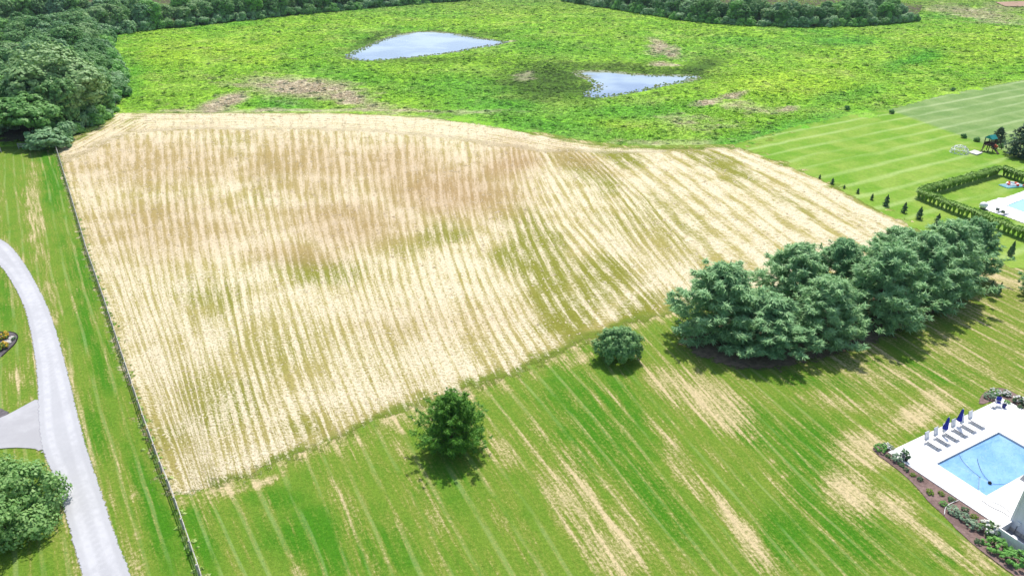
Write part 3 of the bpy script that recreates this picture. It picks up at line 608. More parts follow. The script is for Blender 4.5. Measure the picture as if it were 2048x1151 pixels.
# uncut grass: the strip between field and lawn, along the fence, round the ponds
blades = [weed_proto('grass_tuft', 16, .34, .20, .30, 2.2, M['meadow_weed'], 1.0) for _ in range(3)]
pts = []
BL = GP([(345, 992), (400, 980), (480, 957), (600, 908), (690, 870), (760, 842), (860, 812), (960, 775), (1040, 745), (1120, 710), (1200, 672), (1265, 648), (1345, 630)])
seg = np.diff(BL, axis=0); ln = np.hypot(seg[:, 0], seg[:, 1])
for i in range(len(seg)):
    for _ in range(int(ln[i] * 2)):
        q = BL[i] + seg[i] * rng.random() + rng.normal(size=2) * 1.0; pts.append((q[0], q[1], .0, (.10 + .22 * rng.random() ** 2)))
for i in range(len(FENCE) - 1):
    d = FENCE[i + 1] - FENCE[i]
    for _ in range(int(np.hypot(*d) * 2)):
        q = FENCE[i] + d * rng.random() + rng.normal(size=2) * .28; pts.append((q[0], q[1], .02, .35 + .4 * rng.random()))
for P in (POND1, POND2):
    for i in range(len(P)):
        d = P[(i + 1) % len(P)] - P[i]
        for _ in range(int(np.hypot(*d) * 5)):
            q = P[i] + d * rng.random() + rng.normal(size=2) * 1.3; pts.append((q[0], q[1], -.3, .5 + .8 * rng.random()))
P = np.array(pts); r = rng.random((len(P), 1)); f = fbm(P[:, 0], P[:, 1], 4, 5)[:, None]
tc = np.array([.24, .42, .06]) * (1 - r) + np.array([.46, .56, .20]) * r; tc = tc + (np.array([.52, .44, .24]) - tc) * np.clip((f - .5) * 2.4, 0, 1)
tc = np.where((P[:, 2] < -.1)[:, None], tc * .8, tc)
scatter('uncut_grass', P[:, :3], rng.random(len(P)) * 6.28, np.repeat(P[:, 3:4], 3, 1), tc, blades)
tag(bpy.data.objects['uncut_grass'], 'longer uncut grass along the fence, field edge and pond banks', 'grass', kind='stuff')

exec_trees = True
# ---------------------------------------------------------------- trees
def broad_crown(rng, r, h, zc, nl, ncl, nleaf, size, mat, name='crown', spread=.15):
    """leaf clumps over several lobes"""
    C = []; N = []
    for i in range(nl):
        if i == 0: lc = np.array([0, 0, zc + h * .25]); lr = .62
        else:
            a = 6.283 * i / (nl - 1) + rng.normal() * .35; e = rng.uniform(-.78, .55); q = rng.uniform(.48, .66)
            lc = np.array([r * q * math.cos(a), r * q * math.sin(a), zc + h * e * .8]); lr = rng.uniform(.36, .52)
        d = rng.normal(size=(ncl, 3)); d[:, 2] += .35; d /= np.linalg.norm(d, axis=1, keepdims=True)
        cc = lc + d * np.array([r, r, h * .85]) * lr * rng.uniform(.8, 1.08, (ncl, 1))
        k = rng.integers(0, ncl, nleaf); dd = rng.normal(size=(nleaf, 3)); dd /= np.linalg.norm(dd, axis=1, keepdims=True)
        cr = r * spread * rng.uniform(.6, 1.2, (ncl, 1))
        C.append(cc[k] + dd * cr[k] * rng.uniform(.5, 1, (nleaf, 1)) * np.array([1.15, 1.15, .75])); N.append(d[k] * .5 + dd * .8 + np.array([0, 0, .35]) + rng.normal(size=(nleaf, 3)) * .25)
    C = np.concatenate(C); N = np.concatenate(N); k = C[:, 2] > .25; C, N = C[k], N[k]
    V, F = quads(C, N, size * rng.uniform(.6, 1.2, len(C)), 1.35, rng)
    return mesh_np(name, V, F, mat)
def trunk_mesh(rng, h, r, lean=.04, limbs=5, spread=.35):
    m = MB(); p = Vector((0, 0, -.3)); n = 5; rr = r
    for i in range(n):
        q = p + Vector((rng.normal() * lean * h, rng.normal() * lean * h, h / n)); m.bar(p, q, rr, 7, rr * .82)
        if i >= 2:
            for j in range(limbs // 2 + 1):
                a = rng.random() * 6.28; m.bar(q, q + Vector((math.cos(a) * h * spread, math.sin(a) * h * spread, h * .22)), rr * .45, 5, rr * .12)
        p = q; rr *= .82
    return m.mesh('trunk', M['bark'])
R_ = np.random.default_rng(11)
WOOD = []
for i, (mt, r, h) in enumerate([('leaf_wood', 5.4, 6.0), ('leaf_olive', 5.2, 5.4), ('leaf_grey', 4.8, 5.6), ('leaf_wood', 4.6, 6.6), ('leaf_bright', 4.9, 5.6)]):
    WOOD.append((broad_crown(R_, r, h * 1.15, 7.0, 10, 60, 1700, .46, M[mt]), trunk_mesh(R_, 8.6, .26)))
SHRUB = [broad_crown(R_, 2.0, 1.7, 1.35, 7, 30, 620, .32, M[mt], spread=.26) for mt in ('leaf_grey', 'leaf_wood', 'leaf_bright', 'leaf_grey')]
SHTR = [trunk_mesh(R_, 1.5, .05, .06, 6, .6) for _ in range(2)]
def tree(name, crown, trunk, x, y, sc_, rz, label, cat, group=None, z=0):
    t = empty(name, (x, y, z), rz, label, cat, group, sc_)
    obj('crown', crown, t); obj('trunk', trunk, t); return t
def along(PX, step):
    P = GP(PX); d = np.hypot(*np.diff(P, axis=0).T); L = np.concatenate([[0], np.cumsum(d)]); q = np.arange(0, L[-1], step)
    return np.stack([np.interp(q, L, P[:, 0]), np.interp(q, L, P[:, 1])], 1)
def inward(P):
    d = np.gradient(P, axis=0); n = np.stack([-d[:, 1], d[:, 0]], 1); return n / np.linalg.norm(n, axis=1, keepdims=True)
ntree = 0
t = NT('forest_floor'); p = t.pos(); ffm = t.end(t.bsdf(t.mix(t.noise(p, .6, 4), (.05, .055, .025), (.12, .11, .06)), .95, t.bump(t.noise(p, 1.5, 4), .3), .05))
for PXF in ([(60, 285), (125, 278), (170, 256), (232, 222), (236, 190), (230, 150), (211, 112), (210, 73), (300, 59), (420, 47), (560, 32), (720, 17), (860, 5), (1000, -5), (1000, -14), (0, -12), (-300, 40), (-300, 270), (-60, 285)], [(1132, 1), (1200, 13), (1290, 27), (1380, 42), (1480, 50), (1600, 53), (1720, 51), (1832, 41), (1845, 12), (1700, -10), (1132, -10)]):
    P_ = GP(PXF); me_ = bpy.data.meshes.new('forest_floor'); me_.from_pydata([(a_[0], a_[1], .24) for a_ in P_], [], [tuple(range(len(P_)))]); me_.materials.append(ffm); tag(obj('forest_floor', me_), kind='structure')
def row(edge_px, offs, step, label, group, smin, smax, weights, lim=None, sgn=1):
    global ntree
    for k, off in enumerate(offs):
        P = along(edge_px, step * (1 + .08 * k)); Nn = inward(P) * sgn
        for q, nn in zip(P, Nn):
            p = q + nn * (off + R_.normal() * 1.1) + R_.normal(size=2) * 1.2
            u_, v_ = px(p[0], p[1]); ut, vt = px(p[0], p[1], 14)
            if u_ < -170 or u_ > 2230 or v_ < -75: continue
            if lim and not lim(p): continue
            i = int(R_.choice(5, p=weights)); s = R_.uniform(smin, smax); lab_ = ('dark green', 'dusty olive', 'pale grey green', 'tall deep green', 'bright green')[i] + ' ' + label.replace('ROW', 'at the edge of' if k == 0 else 'inside')
            tree('woodland_tree', WOOD[i][0], WOOD[i][1], p[0], p[1], (s, s, s * R_.uniform(.88, 1.12)), R_.random() * 6.28, lab_, 'tree', group); ntree += 1
LEFT_EDGE = [(168, 258), (210, 236), (233, 215), (236, 190), (232, 150), (212, 112), (210, 74)]
FAR_EDGE = [(215, 71), (300, 60), (420, 48), (560, 33), (720, 18), (860, 6), (1000, -4)]
row(LEFT_EDGE, (6, 14, 22.5, 31.5, 41), 8.6, 'tree ROW the dense wood beyond the rail fence', 'trees of the wood beyond the rail fence', .80, 1.12, [.34, .22, .16, .2, .08], sgn=1)
row(FAR_EDGE, (4, 11.5, 20), 7.4, 'tree ROW the far woodland behind the first pond', 'trees of the far woodland edge', .85, 1.15, [.32, .2, .14, .2, .14], sgn=1)
row([(-190, 74), (-60, 62), (60, 52), (160, 46), (230, 40)], (0, 9), 9, 'tree deep in the wood where it meets the far woodland', 'trees deep in the back of the wood', .95, 1.2, [.32, .22, .14, .2, .12])
RIGHT_EDGE = [(1130, 2), (1200, 14), (1290, 28), (1380, 43), (1480, 51), (1600, 54), (1720, 52), (1832, 42)]
row(RIGHT_EDGE, (4, 11.5, 20), 7.4, 'tree ROW the jutting wood beyond the meadow', 'trees of the wood jutting into the meadow', .72, 1.0, [.34, .14, .14, .26, .12], sgn=1)
# shrubs fringing the woods
def fringe(edge_px, step, label, group, s0, s1, off=1.0, sgn=1):
    P = along(edge_px, step); Nn = inward(P) * sgn
    for q, nn in zip(P, Nn):
        p = q + nn * (off + R_.normal() * .8) + R_.normal(size=2) * .5; u_, v_ = px(p[0], p[1])
        if u_ < -60 or u_ > 2110 or v_ < -15: continue
        s = R_.uniform(s0, s1); i = int(R_.integers(0, 4)); lab_ = ('greyish ', 'dark ', 'bright green ', 'greyish ')[i] + label
        tree('fringe_shrub', SHRUB[i], SHTR[i % 2], p[0], p[1], (s, s, s * R_.uniform(.8, 1.25)), R_.random() * 6.28, lab_, 'shrub', group)
fringe([(128, 286), (150, 272), (180, 254), (215, 236), (236, 222)], 3.0, 'leafy shrub spilling from the wood onto the corner of the mown field', 'shrubs at the corner of the mown field', .85, 1.35, 1.5)
fringe([(238, 205), (238, 180), (234, 150), (214, 112), (212, 74)], 5.2, 'leafy shrub at the foot of the wood beside the meadow', 'shrubs between wood and meadow', 1.2, 2.1, .5)
fringe(FAR_EDGE, 5.0, 'leafy shrub under the far woodland edge behind the first pond', 'shrubs under the far woodland edge', 1.3, 2.0, -.5)
fringe(RIGHT_EDGE, 4.6, 'leafy shrub under the wood that juts into the meadow', 'shrubs under the jutting wood', 1.2, 1.9, -.5)
# named trees of the left corner
def pxtree(name, ub, vb, vtop, mesh_r, crown, trunk, hmesh, label, cat, wpx=None, rz=0.0, group=None):
    x, y = G(ub, vb); d = y * cp + CAMH * sp
    best = min(np.arange(.5, 30, .1), key=lambda hh: abs(px(x, y, hh)[1] - vtop)); sz = best / hmesh
    sx = (wpx / FPX * d * .5) / mesh_r if wpx else sz
    return tree(name, crown, trunk, x, y, (sx, sx, sz), rz, label, cat, group)
big = broad_crown(R_, 6.2, 6.2, 8.0, 10, 70, 2400, .38, M['leaf_olive']); bigt = trunk_mesh(R_, 9, .35)
pxtree('broad_tree', 122, 248, 84, 6.2, big, bigt, 13.4, 'great round grey green tree bulging out of the wood at its meadow corner', 'tree', 190)
sm = broad_crown(R_, 3.6, 3.2, 3.3, 8, 40, 1600, .30, M['leaf_bushy']); smt = trunk_mesh(R_, 4, .14)
pxtree('bushy_tree', 62, 281, 184, 3.6, sm, smt, 6.4, 'bright green bushy tree in front of the wood above the short rail fence', 'tree', 138)
sm2 = broad_crown(R_, 2.6, 2.0, 1.9, 8, 20, 800, .30, M['leaf_grey'])
pxtree('leafy_shrub', 100, 298, 255, 2.6, sm2, SHTR[0], 3.9, 'low grey green shrub at the end post of the long rail fence', 'shrub', 80)
pxtree('leafy_shrub', 8, 268, 226, 2.6, sm2, SHTR[0], 3.9, 'small leafy shrub at the wood edge beside the bushy bright tree', 'shrub', 60, 1.0)
x0, y0 = G(-4, 1000, 3.2)
nearc = broad_crown(R_, 5.6, 4.2, 3.6, 11, 46, 2600, .26, M['leaf_near']); neart = trunk_mesh(R_, 4.4, .2)
tree('leafy_tree', nearc, neart, x0 - .6, y0 - .2, (.9, .9, .88), 0, 'dense round green tree beside the gravel drive', 'tree')

# conifers
def conifer(rng, H, R, nwh, nbr, npl, nn, nsize, mat, droop=.0, z0=.5, power=.85, asp=4.0, plume=.42, upsweep=.35, bare=.3, topfull=1.25, lv=(.72, 1.12)):
    C = []; N = []; U = []; m = MB(); m.bar((0, 0, -.3), (0, 0, H * .97), H * .018 + .05, 7, .03)
    for w_ in range(nwh):
        f = (w_ + rng.uniform(-.3, .3)) / nwh; f = min(max(f, 0), .985); z = z0 + (H - z0) * f
        L = R * (1 - f ** topfull) ** power * (.62 + .38 * min(1, f * 5 + .25))
        L = max(L, .35)
        a0 = rng.random() * 6.28
        for b in range(nbr):
            a = a0 + 6.283 * b / nbr + rng.normal() * .16; Lb = L * rng.uniform(*lv); d = np.array([math.cos(a), math.sin(a), 0.])
            rise = (-droop + (.55 * f + .05)) * Lb; ts = rng.uniform(bare, 1.0, npl) ** .75; side = np.array([-d[1], d[0], 0])
            P = d * (Lb * ts)[:, None] + np.stack([np.zeros(npl), np.zeros(npl), z + rise * ts + upsweep * Lb * ts ** 3], 1)
            P += side * (rng.normal(size=npl) * .20 * Lb * (1.15 - ts))[:, None]; P[:, 2] += rng.normal(size=npl) * .10
            if b % 2 == 0: m.bar((0, 0, z), tuple(d * Lb * .85 + np.array([0, 0, z + rise * .8 + upsweep * Lb * .5])), .045, 4, .012)
            k = np.repeat(np.arange(npl), nn); dirs = d * .8 + np.array([0, 0, .45]) + rng.normal(size=(npl * nn, 3)) * .62
            dirs /= np.linalg.norm(dirs, axis=1, keepdims=True)
            C.append(P[k] + dirs * plume * rng.uniform(.2, .9, (npl * nn, 1))); U.append(dirs); N.append(np.array([0, 0, .75]) + d * .25 + rng.normal(size=(npl * nn, 3)) * .5)
    k = 60; dirs = rng.normal(size=(k, 3)) * .5 + np.array([0, 0, 1]); C.append(np.array([0, 0, H - .5]) + dirs * .35); U.append(dirs); N.append(rng.normal(size=(k, 3)))
    C, N, U = map(np.concatenate, (C, N, U)); C[:, 2] = np.maximum(C[:, 2], .12)
    V, F = quads(C, N, nsize * rng.uniform(.7, 1.2, len(C)), asp, rng, U)
    return mesh_np('crown', V, F, mat), m.mesh('trunk', M['bark'])
PINES = [conifer(R_, 9.5, 4.3, 19, 6, 12, 22, .105, M['needle_pine'], power=.74, topfull=1.22, droop=.06, z0=.3, bare=.2, asp=5.5, plume=.52, upsweep=.28, lv=(.62, 1.28)) for _ in range(3)]
# (bottom-edge pixel of the crown, top pixel, crown width in pixels, label)
for i, (ub, vb, vt, wp, lab) in enumerate([
        (1425, 700, 527, 185, 'full blue green white pine at the end of the pine row nearest the round bush'),
        (1520, 722, 590, 165, 'low spreading white pine on the lawn side, second from the round bush'),
        (1635, 706, 556, 150, 'rounded lighter green white pine on the lawn side of the pine row'),
        (1572, 640, 486, 150, 'white pine on the field side of the row, behind the two nearest the round bush'),
        (1662, 610, 476, 120, 'narrow white pine tucked in on the field side near the middle of the row'),
        (1740, 668, 486, 165, 'tall dense white pine on the lawn side, in the middle of the pine row'),
        (1815, 625, 463, 165, 'tall white pine past the middle of the row towards the neighbour hedge'),
        (1770, 580, 455, 130, 'white pine on the field side of the row facing the young saplings'),
        (1868, 604, 440, 150, 'white pine on the lawn side, second from the neighbour hedge end'),
        (1918, 566, 436, 112, 'last white pine of the row, closest to the neighbour grass hedge')]):
    gx, gy = G(ub, vb); d0 = gy * cp + CAMH * sp; rad = wp / FPX * d0 * .5
    k_ = 1 + .62 * rad / math.hypot(gx, gy); gx *= k_; gy *= k_
    hh = min(np.arange(3, 16, .1), key=lambda q: abs(px(gx, gy, q)[1] - vt))
    c, tr = PINES[i % 3]; tree('white_pine', c, tr, gx, gy, (rad / 3.6, rad / 3.6, hh / 10.0), i * 1.3, lab, 'pine tree', 'white pines in the row beside the field')
fc, ft = conifer(R_, 6.6, 4.1, 16, 10, 11, 18, .085, M['needle_fir'], power=.84, topfull=1.0, droop=-.06, z0=.2, asp=4.6, plume=.42, upsweep=.26, bare=.12, lv=(.68, 1.42))
gx, gy = G(906, 892)
tree('conifer_tree', fc, ft, gx, gy, (.95, .95, .93), .4, 'lone dark green conifer standing on the edge of lawn and field', 'conifer tree')
# round bush
def dome_bush(rng, r, h, n, size, mat, asp=1.6, ncl=60, zc=.45):
    d = rng.normal(size=(ncl, 3)); d[:, 2] = np.abs(d[:, 2]) * 1.1 - .42; d /= np.linalg.norm(d, axis=1, keepdims=True)
    ph = rng.random(6) * 6.28; lump = 1 + .07 * np.sin(3 * d[:, :1] + ph[0] + 2 * d[:, 2:]) + .07 * np.sin(4 * d[:, 1:2] + ph[1]) + .10 * np.sin(7 * d[:, :1] - 5 * d[:, 1:2] + ph[2])
    cc = d * lump * np.array([r, r, h * (1 - zc)]) * rng.uniform(.72, 1.06, (ncl, 1)) + np.array([0, 0, h * zc]); k = rng.integers(0, ncl, n)
    dd = rng.normal(size=(n, 3)); dd /= np.linalg.norm(dd, axis=1, keepdims=True)
    C = cc[k] + dd * r * .19 * rng.uniform(.4, 1, (n, 1)); N = d[k] * .5 + dd * .7 + np.array([0, 0, .4]); C[:, 2] = np.maximum(C[:, 2], .04)
    V, F = quads(C, N, size * rng.uniform(.6, 1.2, n), asp, rng, d[k] + dd * .5 + np.array([0, 0, .6])); return mesh_np('crown', V, F, mat)
gx, gy = G(1236, 722)
tree('round_bush', dome_bush(R_, 2.45, 3.9, 11000, .18, M['bush_blue'], 2.0, 260), SHTR[1], gx, gy + .8, 1.0, 0, 'round blue green bush on the lawn edge between lone conifer and pine row', 'bush')
# spruce and small trees of the neighbour
spc, spt = conifer(R_, 9, 3.6, 16, 9, 8, 9, .15, M['needle_dark'], power=.9, topfull=1.1, droop=.12, asp=3.4, plume=.4, upsweep=.1, bare=.2)
gx, gy = G(2052, 318); tree('spruce_tree', spc, spt, gx, gy + 1.5, (1.35, 1.35, 1.05), 0, 'large dark spruce beside the swing set', 'spruce tree')
gx, gy = G(2062, 592); tree('pine_tree', PINES[1][0], PINES[1][1], gx + .6, gy, (.62, .62, .62), 2.0, 'open grown pine beside the two columnar shrubs', 'pine tree')
gx, gy = G(1994, 285); tree('small_tree', spc, spt, gx, gy, (.62, .62, .42), 1.0, 'small dark conifer behind the swing set', 'conifer tree')
for (u_, v_, h_, lab) in [(1927, 276, 1.9, 'small clipped dark shrub behind the white climbing dome'), (1953, 283, 2.0, 'little upright dark shrub next to the slide'), (1783, 227, 2.0, 'dark rounded shrub where the two lawns meet the meadow'), (1694, 220, 2.2, 'dark shrub in the meadow edge beside the striped lawn'), (1905, 182, 2.0, 'blue green shrub at the meadow edge of the far striped lawn'),
                          (2001, 295, 1.8, 'small dark shrub between swing set and spruce')]:
    gx, gy = G(u_, v_); tree('dark_shrub', SHRUB[1], SHTR[0], gx, gy, (h_ / 3.4 * .6, h_ / 3.4 * .6, h_ / 3.0 * .62), u_, lab, 'shrub')
# arborvitae and saplings
def spire(rng, H, R, n, size, mat, rag=.2):
    f = rng.random(n) ** .8; a = rng.random(n) * 6.283; rr = R * (1 - f) ** .8 * (.35 + .65 * np.minimum(1, f * 6)) * (1 - rag * rng.random(n)) * (1 + .25 * np.sin(f * 19 + a * 2) * rag * 3)
    C = np.stack([rr * np.cos(a), rr * np.sin(a), .08 + (H - .08) * f], 1); N = np.stack([np.cos(a), np.sin(a), np.full(n, .5)], 1) + rng.normal(size=(n, 3)) * .35
    V, F = quads(C, N, size * rng.uniform(.6, 1.2, n), 1.8, rng, np.stack([np.cos(a) * .4, np.sin(a) * .4, np.ones(n)], 1)); return mesh_np('crown', V, F, mat)
SPIRE = spire(R_, 2.6, .62, 900, .16, M['leaf_dark']); RAG = spire(R_, 2.6, .85, 500, .24, M['leaf_dark'], .6)
st_ = MB().bar((0, 0, -.1), (0, 0, 1.9), .05, 6, .02).mesh('trunk', M['bark'])
for (u_, v_, h_) in [(1639, 357, .9), (1664, 368, 1.3), (1688, 377, .8), (1715, 387, 1.1)]:
    gx, gy = G(u_, v_); s = h_ / 2.6; tree('tiny_sapling', RAG, st_, gx, gy, (s * 1.2, s * 1.2, s), u_, 'tiny sapling in the planted line along the mown field edge', 'sapling', 'tiny saplings in the planted line')
for (u_, v_, h_, lab) in [(1743, 400, 1.7, 'shortest bushy sapling of the planted line beside the mown field'), (1771, 412, 2.9, 'gappy sapling next to the shortest bushy one in the planted line'),
                          (1807, 425, 2.6, 'broad dark sapling in the planted line facing the hedge corner'), (1837, 438, 3.0, 'tapering sapling nearest the pine tops in the planted line'), (1872, 452, 3.0, 'sapling half hidden behind the tops of the pines'),
                          (1982, 497, 3.2, 'slim dark arborvitae just past the last pine of the row'), (2020, 511, 3.3, 'dark arborvitae standing alone between hedge and worn grass'), (1979, 585, 2.7, 'dark columnar shrub of the worn grass pair, closest to the pines'), (1996, 588, 2.5, 'dark columnar shrub of the worn grass pair, closest to the open grown pine')]:
    gx, gy = G(u_, v_); s = h_ / 2.6 * .76; w_ = .8 if 1975 < u_ < 2000 and v_ > 560 else 1.0
    tree('young_conifer', RAG if u_ < 1880 else SPIRE, st_, gx, gy, (s * w_, s * w_, s), u_, lab, 'young tree')

# ornamental grass hedge round the neighbour's pool: vase-shaped clumps
def vase(rng, n, H, R):
    V = []; F = []
    for i in range(n):
        a = rng.random() * 6.283; rr = R * rng.uniform(.25, 1); h = H * rng.uniform(.75, 1.08); d = np.array([math.cos(a), math.sin(a), 0]); s_ = np.array([-d[1], d[0], 0]) * .085
        P = [d * .14 * rng.random(), d * rr * .35 + [0, 0, h * .55], d * rr * .8 + [0, 0, h * .95], d * rr * 1.25 + [0, 0, h * .86]]
        for q, w_ in zip(P, (.7, 1.2, 1.0, .3)): V += [q - s_ * w_, q + s_ * w_]
        b = i * 8; F += [(b, b + 1, b + 3, b + 2), (b + 2, b + 3, b + 5, b + 4), (b + 4, b + 5, b + 7, b + 6)]
    return mesh_np('grass_clump', np.array(V), np.array(F), M['grass_blade'])
CL = [vase(R_, 170, 2.0, .92) for _ in range(3)]
c0, c1, c2, c3 = G(1836, 397), G(2075, 490), G(1994, 349), G(2110, 388)
hedge = empty('grass_hedge', (c0[0], c0[1], 0), 0, 'U-shaped hedge of feathery ornamental grass around the neighbour pool', 'hedge')
def run(a, b, gap):
    a = np.array(a); b = np.array(b); L = np.hypot(*(b - a)); n = int(L / gap)
    for i in range(n + 1):
        q = a + (b - a) * i / n + R_.normal(size=2) * .07 - np.array(c0); s = R_.uniform(.92, 1.08)
        obj('grass_clump', CL[int(R_.integers(0, 3))], hedge, (q[0], q[1], 0), (0, 0, R_.random() * 6.28), (s, s, s * R_.uniform(.95, 1.06)))
run(c0, c1, .85); run((c0[0] + .8, c0[1] + 1.0), c2, .8); run((c2[0] + 1, c2[1] - .6), c3, .85)

# ---------------------------------------------------------------- rail fences
def rail_fence(name, P, gap, label, h=1.3, thick=.09):
    P = np.asarray(P); d = np.hypot(*np.diff(P, axis=0).T); L = np.concatenate([[0], np.cumsum(d)]); n = int(round(L[-1] / gap)); q = np.linspace(0, L[-1], n + 1)
    X = np.interp(q, L, P[:, 0]); Y = np.interp(q, L, P[:, 1]); f = empty(name, (X[0], Y[0], 0), 0, label, 'fence')
    post = MB().box((0, 0, h * .5 - .15), (.13, .13, h + .3)).mesh('post', M['wood_grey']); rail = MB().box((0, 0, 0), (1, .05, .14)).mesh('rail', M['wood_grey'])
    for i in range(n + 1): obj('post', post, f, (X[i] - X[0], Y[i] - Y[0], 0), (R_.normal() * .012, R_.normal() * .012, R_.normal() * .1), (1, 1, R_.uniform(.96, 1.05)))
    for i in range(n):
        a = math.atan2(Y[i + 1] - Y[i], X[i + 1] - X[i]); ln = math.hypot(X[i + 1] - X[i], Y[i + 1] - Y[i]); sx, sy = -math.sin(a) * thick, math.cos(a) * thick
        for z in (.38, .76, 1.16): obj('rail', rail, f, ((X[i] + X[i + 1]) / 2 - X[0] + sx, (Y[i] + Y[i + 1]) / 2 - Y[0] + sy, z + R_.normal() * .012), (0, R_.normal() * .006, a), (ln - .02, 1, 1))
    return f
rail_fence('rail_fence', FENCE, 2.95, 'long weathered three-rail wooden fence between striped grass strip and mown field')
rail_fence('rail_fence', GP([(38, 297), (70, 296)]), 2.9, 'short piece of weathered rail fence in the shade of the bushy bright tree', 1.35)
rail_fence('rail_fence', GP([(-32, 302), (3, 305)]), 2.4, 'rail fence end with a lone post on the grass beyond the drive', 1.35)

# ---------------------------------------------------------------- pool terrace (own frame: a along the pool, b across it)
L0 = np.array(G(1872.4, 928.4)); PA = math.radians(27.5); E1 = np.array([math.cos(PA), math.sin(PA)]); E2 = np.array([math.sin(PA), -math.cos(PA)])
def T(a, b): q = L0 + E1 * a + E2 * b; return (q[0], q[1])
def TZ(a, b, z=0): q = T(a, b); return (q[0], q[1], z)
PL, PW = 10.2, 4.8
# terrace slab with the pool opening; the deck is laid in large pale slabs
t = NT('deck'); p = t.pos(); n1 = t.noise(p, .6, 4); n2 = t.noise(p, 9, 4, .7)
dm = t.end(t.bsdf(t.mix(t.ramp(n1, .35, .65), (.68, .675, .665), (.76, .755, .745)), .8, t.bump(n2, .004), .2))
deck = empty('pool_deck', TZ(0, 0), PA); tag(deck, kind='structure')
slab = {}
def deck_slab(a0, a1, b0, b1):
    k = (round(a1 - a0, 2), round(b1 - b0, 2))
    if k not in slab: slab[k] = MB().box((0, 0, 0), (k[0] - .012, k[1] - .012, .16)).mesh('slab', dm)
    obj('slab', slab[k], deck, ((a0 + a1) / 2, -(b0 + b1) / 2, .06 + R_.normal() * .0012))
aa = [-2.7, -1.35, 0, 1.7, 3.4, 5.1, 6.8, 8.5, 10.2, 11.7, 13.2, 14.85, 16.5]; bb_ = [-3.3, -1.65, 0, 1.6, 3.2, 4.8, 6.3, 7.75, 9.2]
for i in range(len(aa) - 1):
    for j in range(len(bb_) - 1):
        if 0 <= aa[i] < PL and 0 <= bb_[j] < PW: continue
        if aa[i] < -1.4 and bb_[j] > 7.7: continue
        deck_slab(aa[i], aa[i + 1], bb_[j], bb_[j + 1])
# pool shell and cover
t = NT('pool_cover'); p = t.n('ShaderNodeTexCoord').outputs['Object']; n1 = t.noise(p, .35, 3); n2 = t.noise(p, 1.4, 4, .6, 1.0)
pcm = t.end(t.bsdf(t.mix(t.ramp(n1, .35, .7), (.155, .345, .640), (.225, .430, .700)), .38, t.bump(t.ramp(n2, .46, .54), .02), .35))
pool = empty('swimming_pool', TZ(0, 0), PA, 'rectangular in-ground pool under a pale blue cover on the white deck', 'pool')
m = MB()
for c, d in (((PL / 2, .03, -.25), (PL, .06, .5)), ((PL / 2, -PW - .0 + .03, -.25), (PL, .06, .5)), ((.03, -PW / 2, -.25), (.06, PW - .12, .5)), ((PL - .03, -PW / 2, -.25), (.06, PW - .12, .5))): m.box((c[0], c[1] - (.06 if c[1] > 0 else 0), c[2]), d)
m.build('wall', plain('pool_wall', (.22, .32, .42), .5), pool)
nx, ny = 90, 44; xs = np.linspace(.02, PL - .02, nx); ys = np.linspace(-.02, -PW + .02, ny); X, Y = np.meshgrid(xs, ys); X = X.ravel(); Y = Y.ravel()
ed = np.minimum(np.minimum(X, PL - X), np.minimum(-Y, PW + Y)); zc = -.05 - .10 * np.clip(ed / .8, 0, 1) + (fbm(X, Y, 1.1, 3) - .5) * .03
for (ax, ay, bx, by, hgt) in [(1.9, -.7, 2.4, -3.9, .07), (3.2, -1.0, 2.3, -2.6, .06), (.2, -.3, 1.2, -.5, .05), (.3, -.2, .9, -1.4, .05), (2.0, -3.2, .4, -4.2, .05), (5.5, -.2, 9.6, -.5, .05), (8.8, -1.2, 9.6, -3.5, .05), (.3, -3.5, .9, -4.6, .04), (3.4, -3.8, 4.6, -4.6, .05)]:
    zc = zc + hgt * np.exp(-(dline(X, Y, [(ax, ay), (bx, by)]) / .07) ** 2)
i = np.arange(nx * ny).reshape(ny, nx); Fq = np.stack([i[:-1, :-1], i[1:, :-1], i[1:, 1:], i[:-1, 1:]], -1).reshape(-1, 4)
obj('cover', mesh_np('cover', np.stack([X, Y, zc], 1), Fq, pcm, True), pool)
def tloc(u_, v_, z=.14):
    q = np.array(G(u_, v_, z)) - L0; return float(q @ E1), float(q @ E2)
# cover pump with its hoses
def curve_pts(PX, z): 
    P = smooth_poly(GP(PX), 2, False); return [(p_[0], p_[1], z) for p_ in P]
pump = empty('cover_pump', (*G(1980, 964), -.12), .6, 'small black pump lying on the blue pool cover', 'pump')
MB().lathe([(.10, 0), (.16, .02), (.16, .12), (.10, .20), (.05, .24)], 12).build('housing', M['black_plastic'], pump)
MB().box((.16, 0, .07), (.14, .07, .07)).build('outlet', M['black_plastic'], pump)
MB().bar((-.05, 0, .22), (.08, 0, .28), .018).build('handle', M['grey_metal'], pump)
def hose(name, PX, z, r, mat, label):
    o = MB().tube(curve_pts(PX, z), r, 5).build(name, mat); return tag(o, label, 'hose')
hose('hose', [(1979, 961), (1965, 945), (1957, 925), (1955, 915)], -.075, .017, M['hose'], 'dark hose running from the black pump across the pool cover')
hose('hose', [(1962, 953), (1945, 940), (1925, 920), (1918, 905)], -.075, .016, M['hose'], 'dark hose crossing the middle of the blue cover beside the pump hose')
hose('cable', [(1983, 965), (1998, 967), (2012, 966), (2030, 958)], -.07, .012, M['hose'], 'thin dark cable leading from the black pump to the deck edge')
hose('hose', [(1962, 1002), (1975, 1012), (1990, 1020), (2005, 1026), (2018, 1036)], .155, .03, M['hose'], 'dark garden hose lying on the white deck by the house')
hose('hose', [(1985, 1006), (2000, 1012), (2014, 1022), (2021, 1030)], .155, .022, M['hose'], 'thin hose coiling towards the house wall on the deck')
hose('hose', [(1888, 1030), (1889, 1018), (1895, 1011), (1905, 1006), (1916, 1002)], .16, .03, M['hose_white'], 'white hose arching over the planting bed between the shrubs')
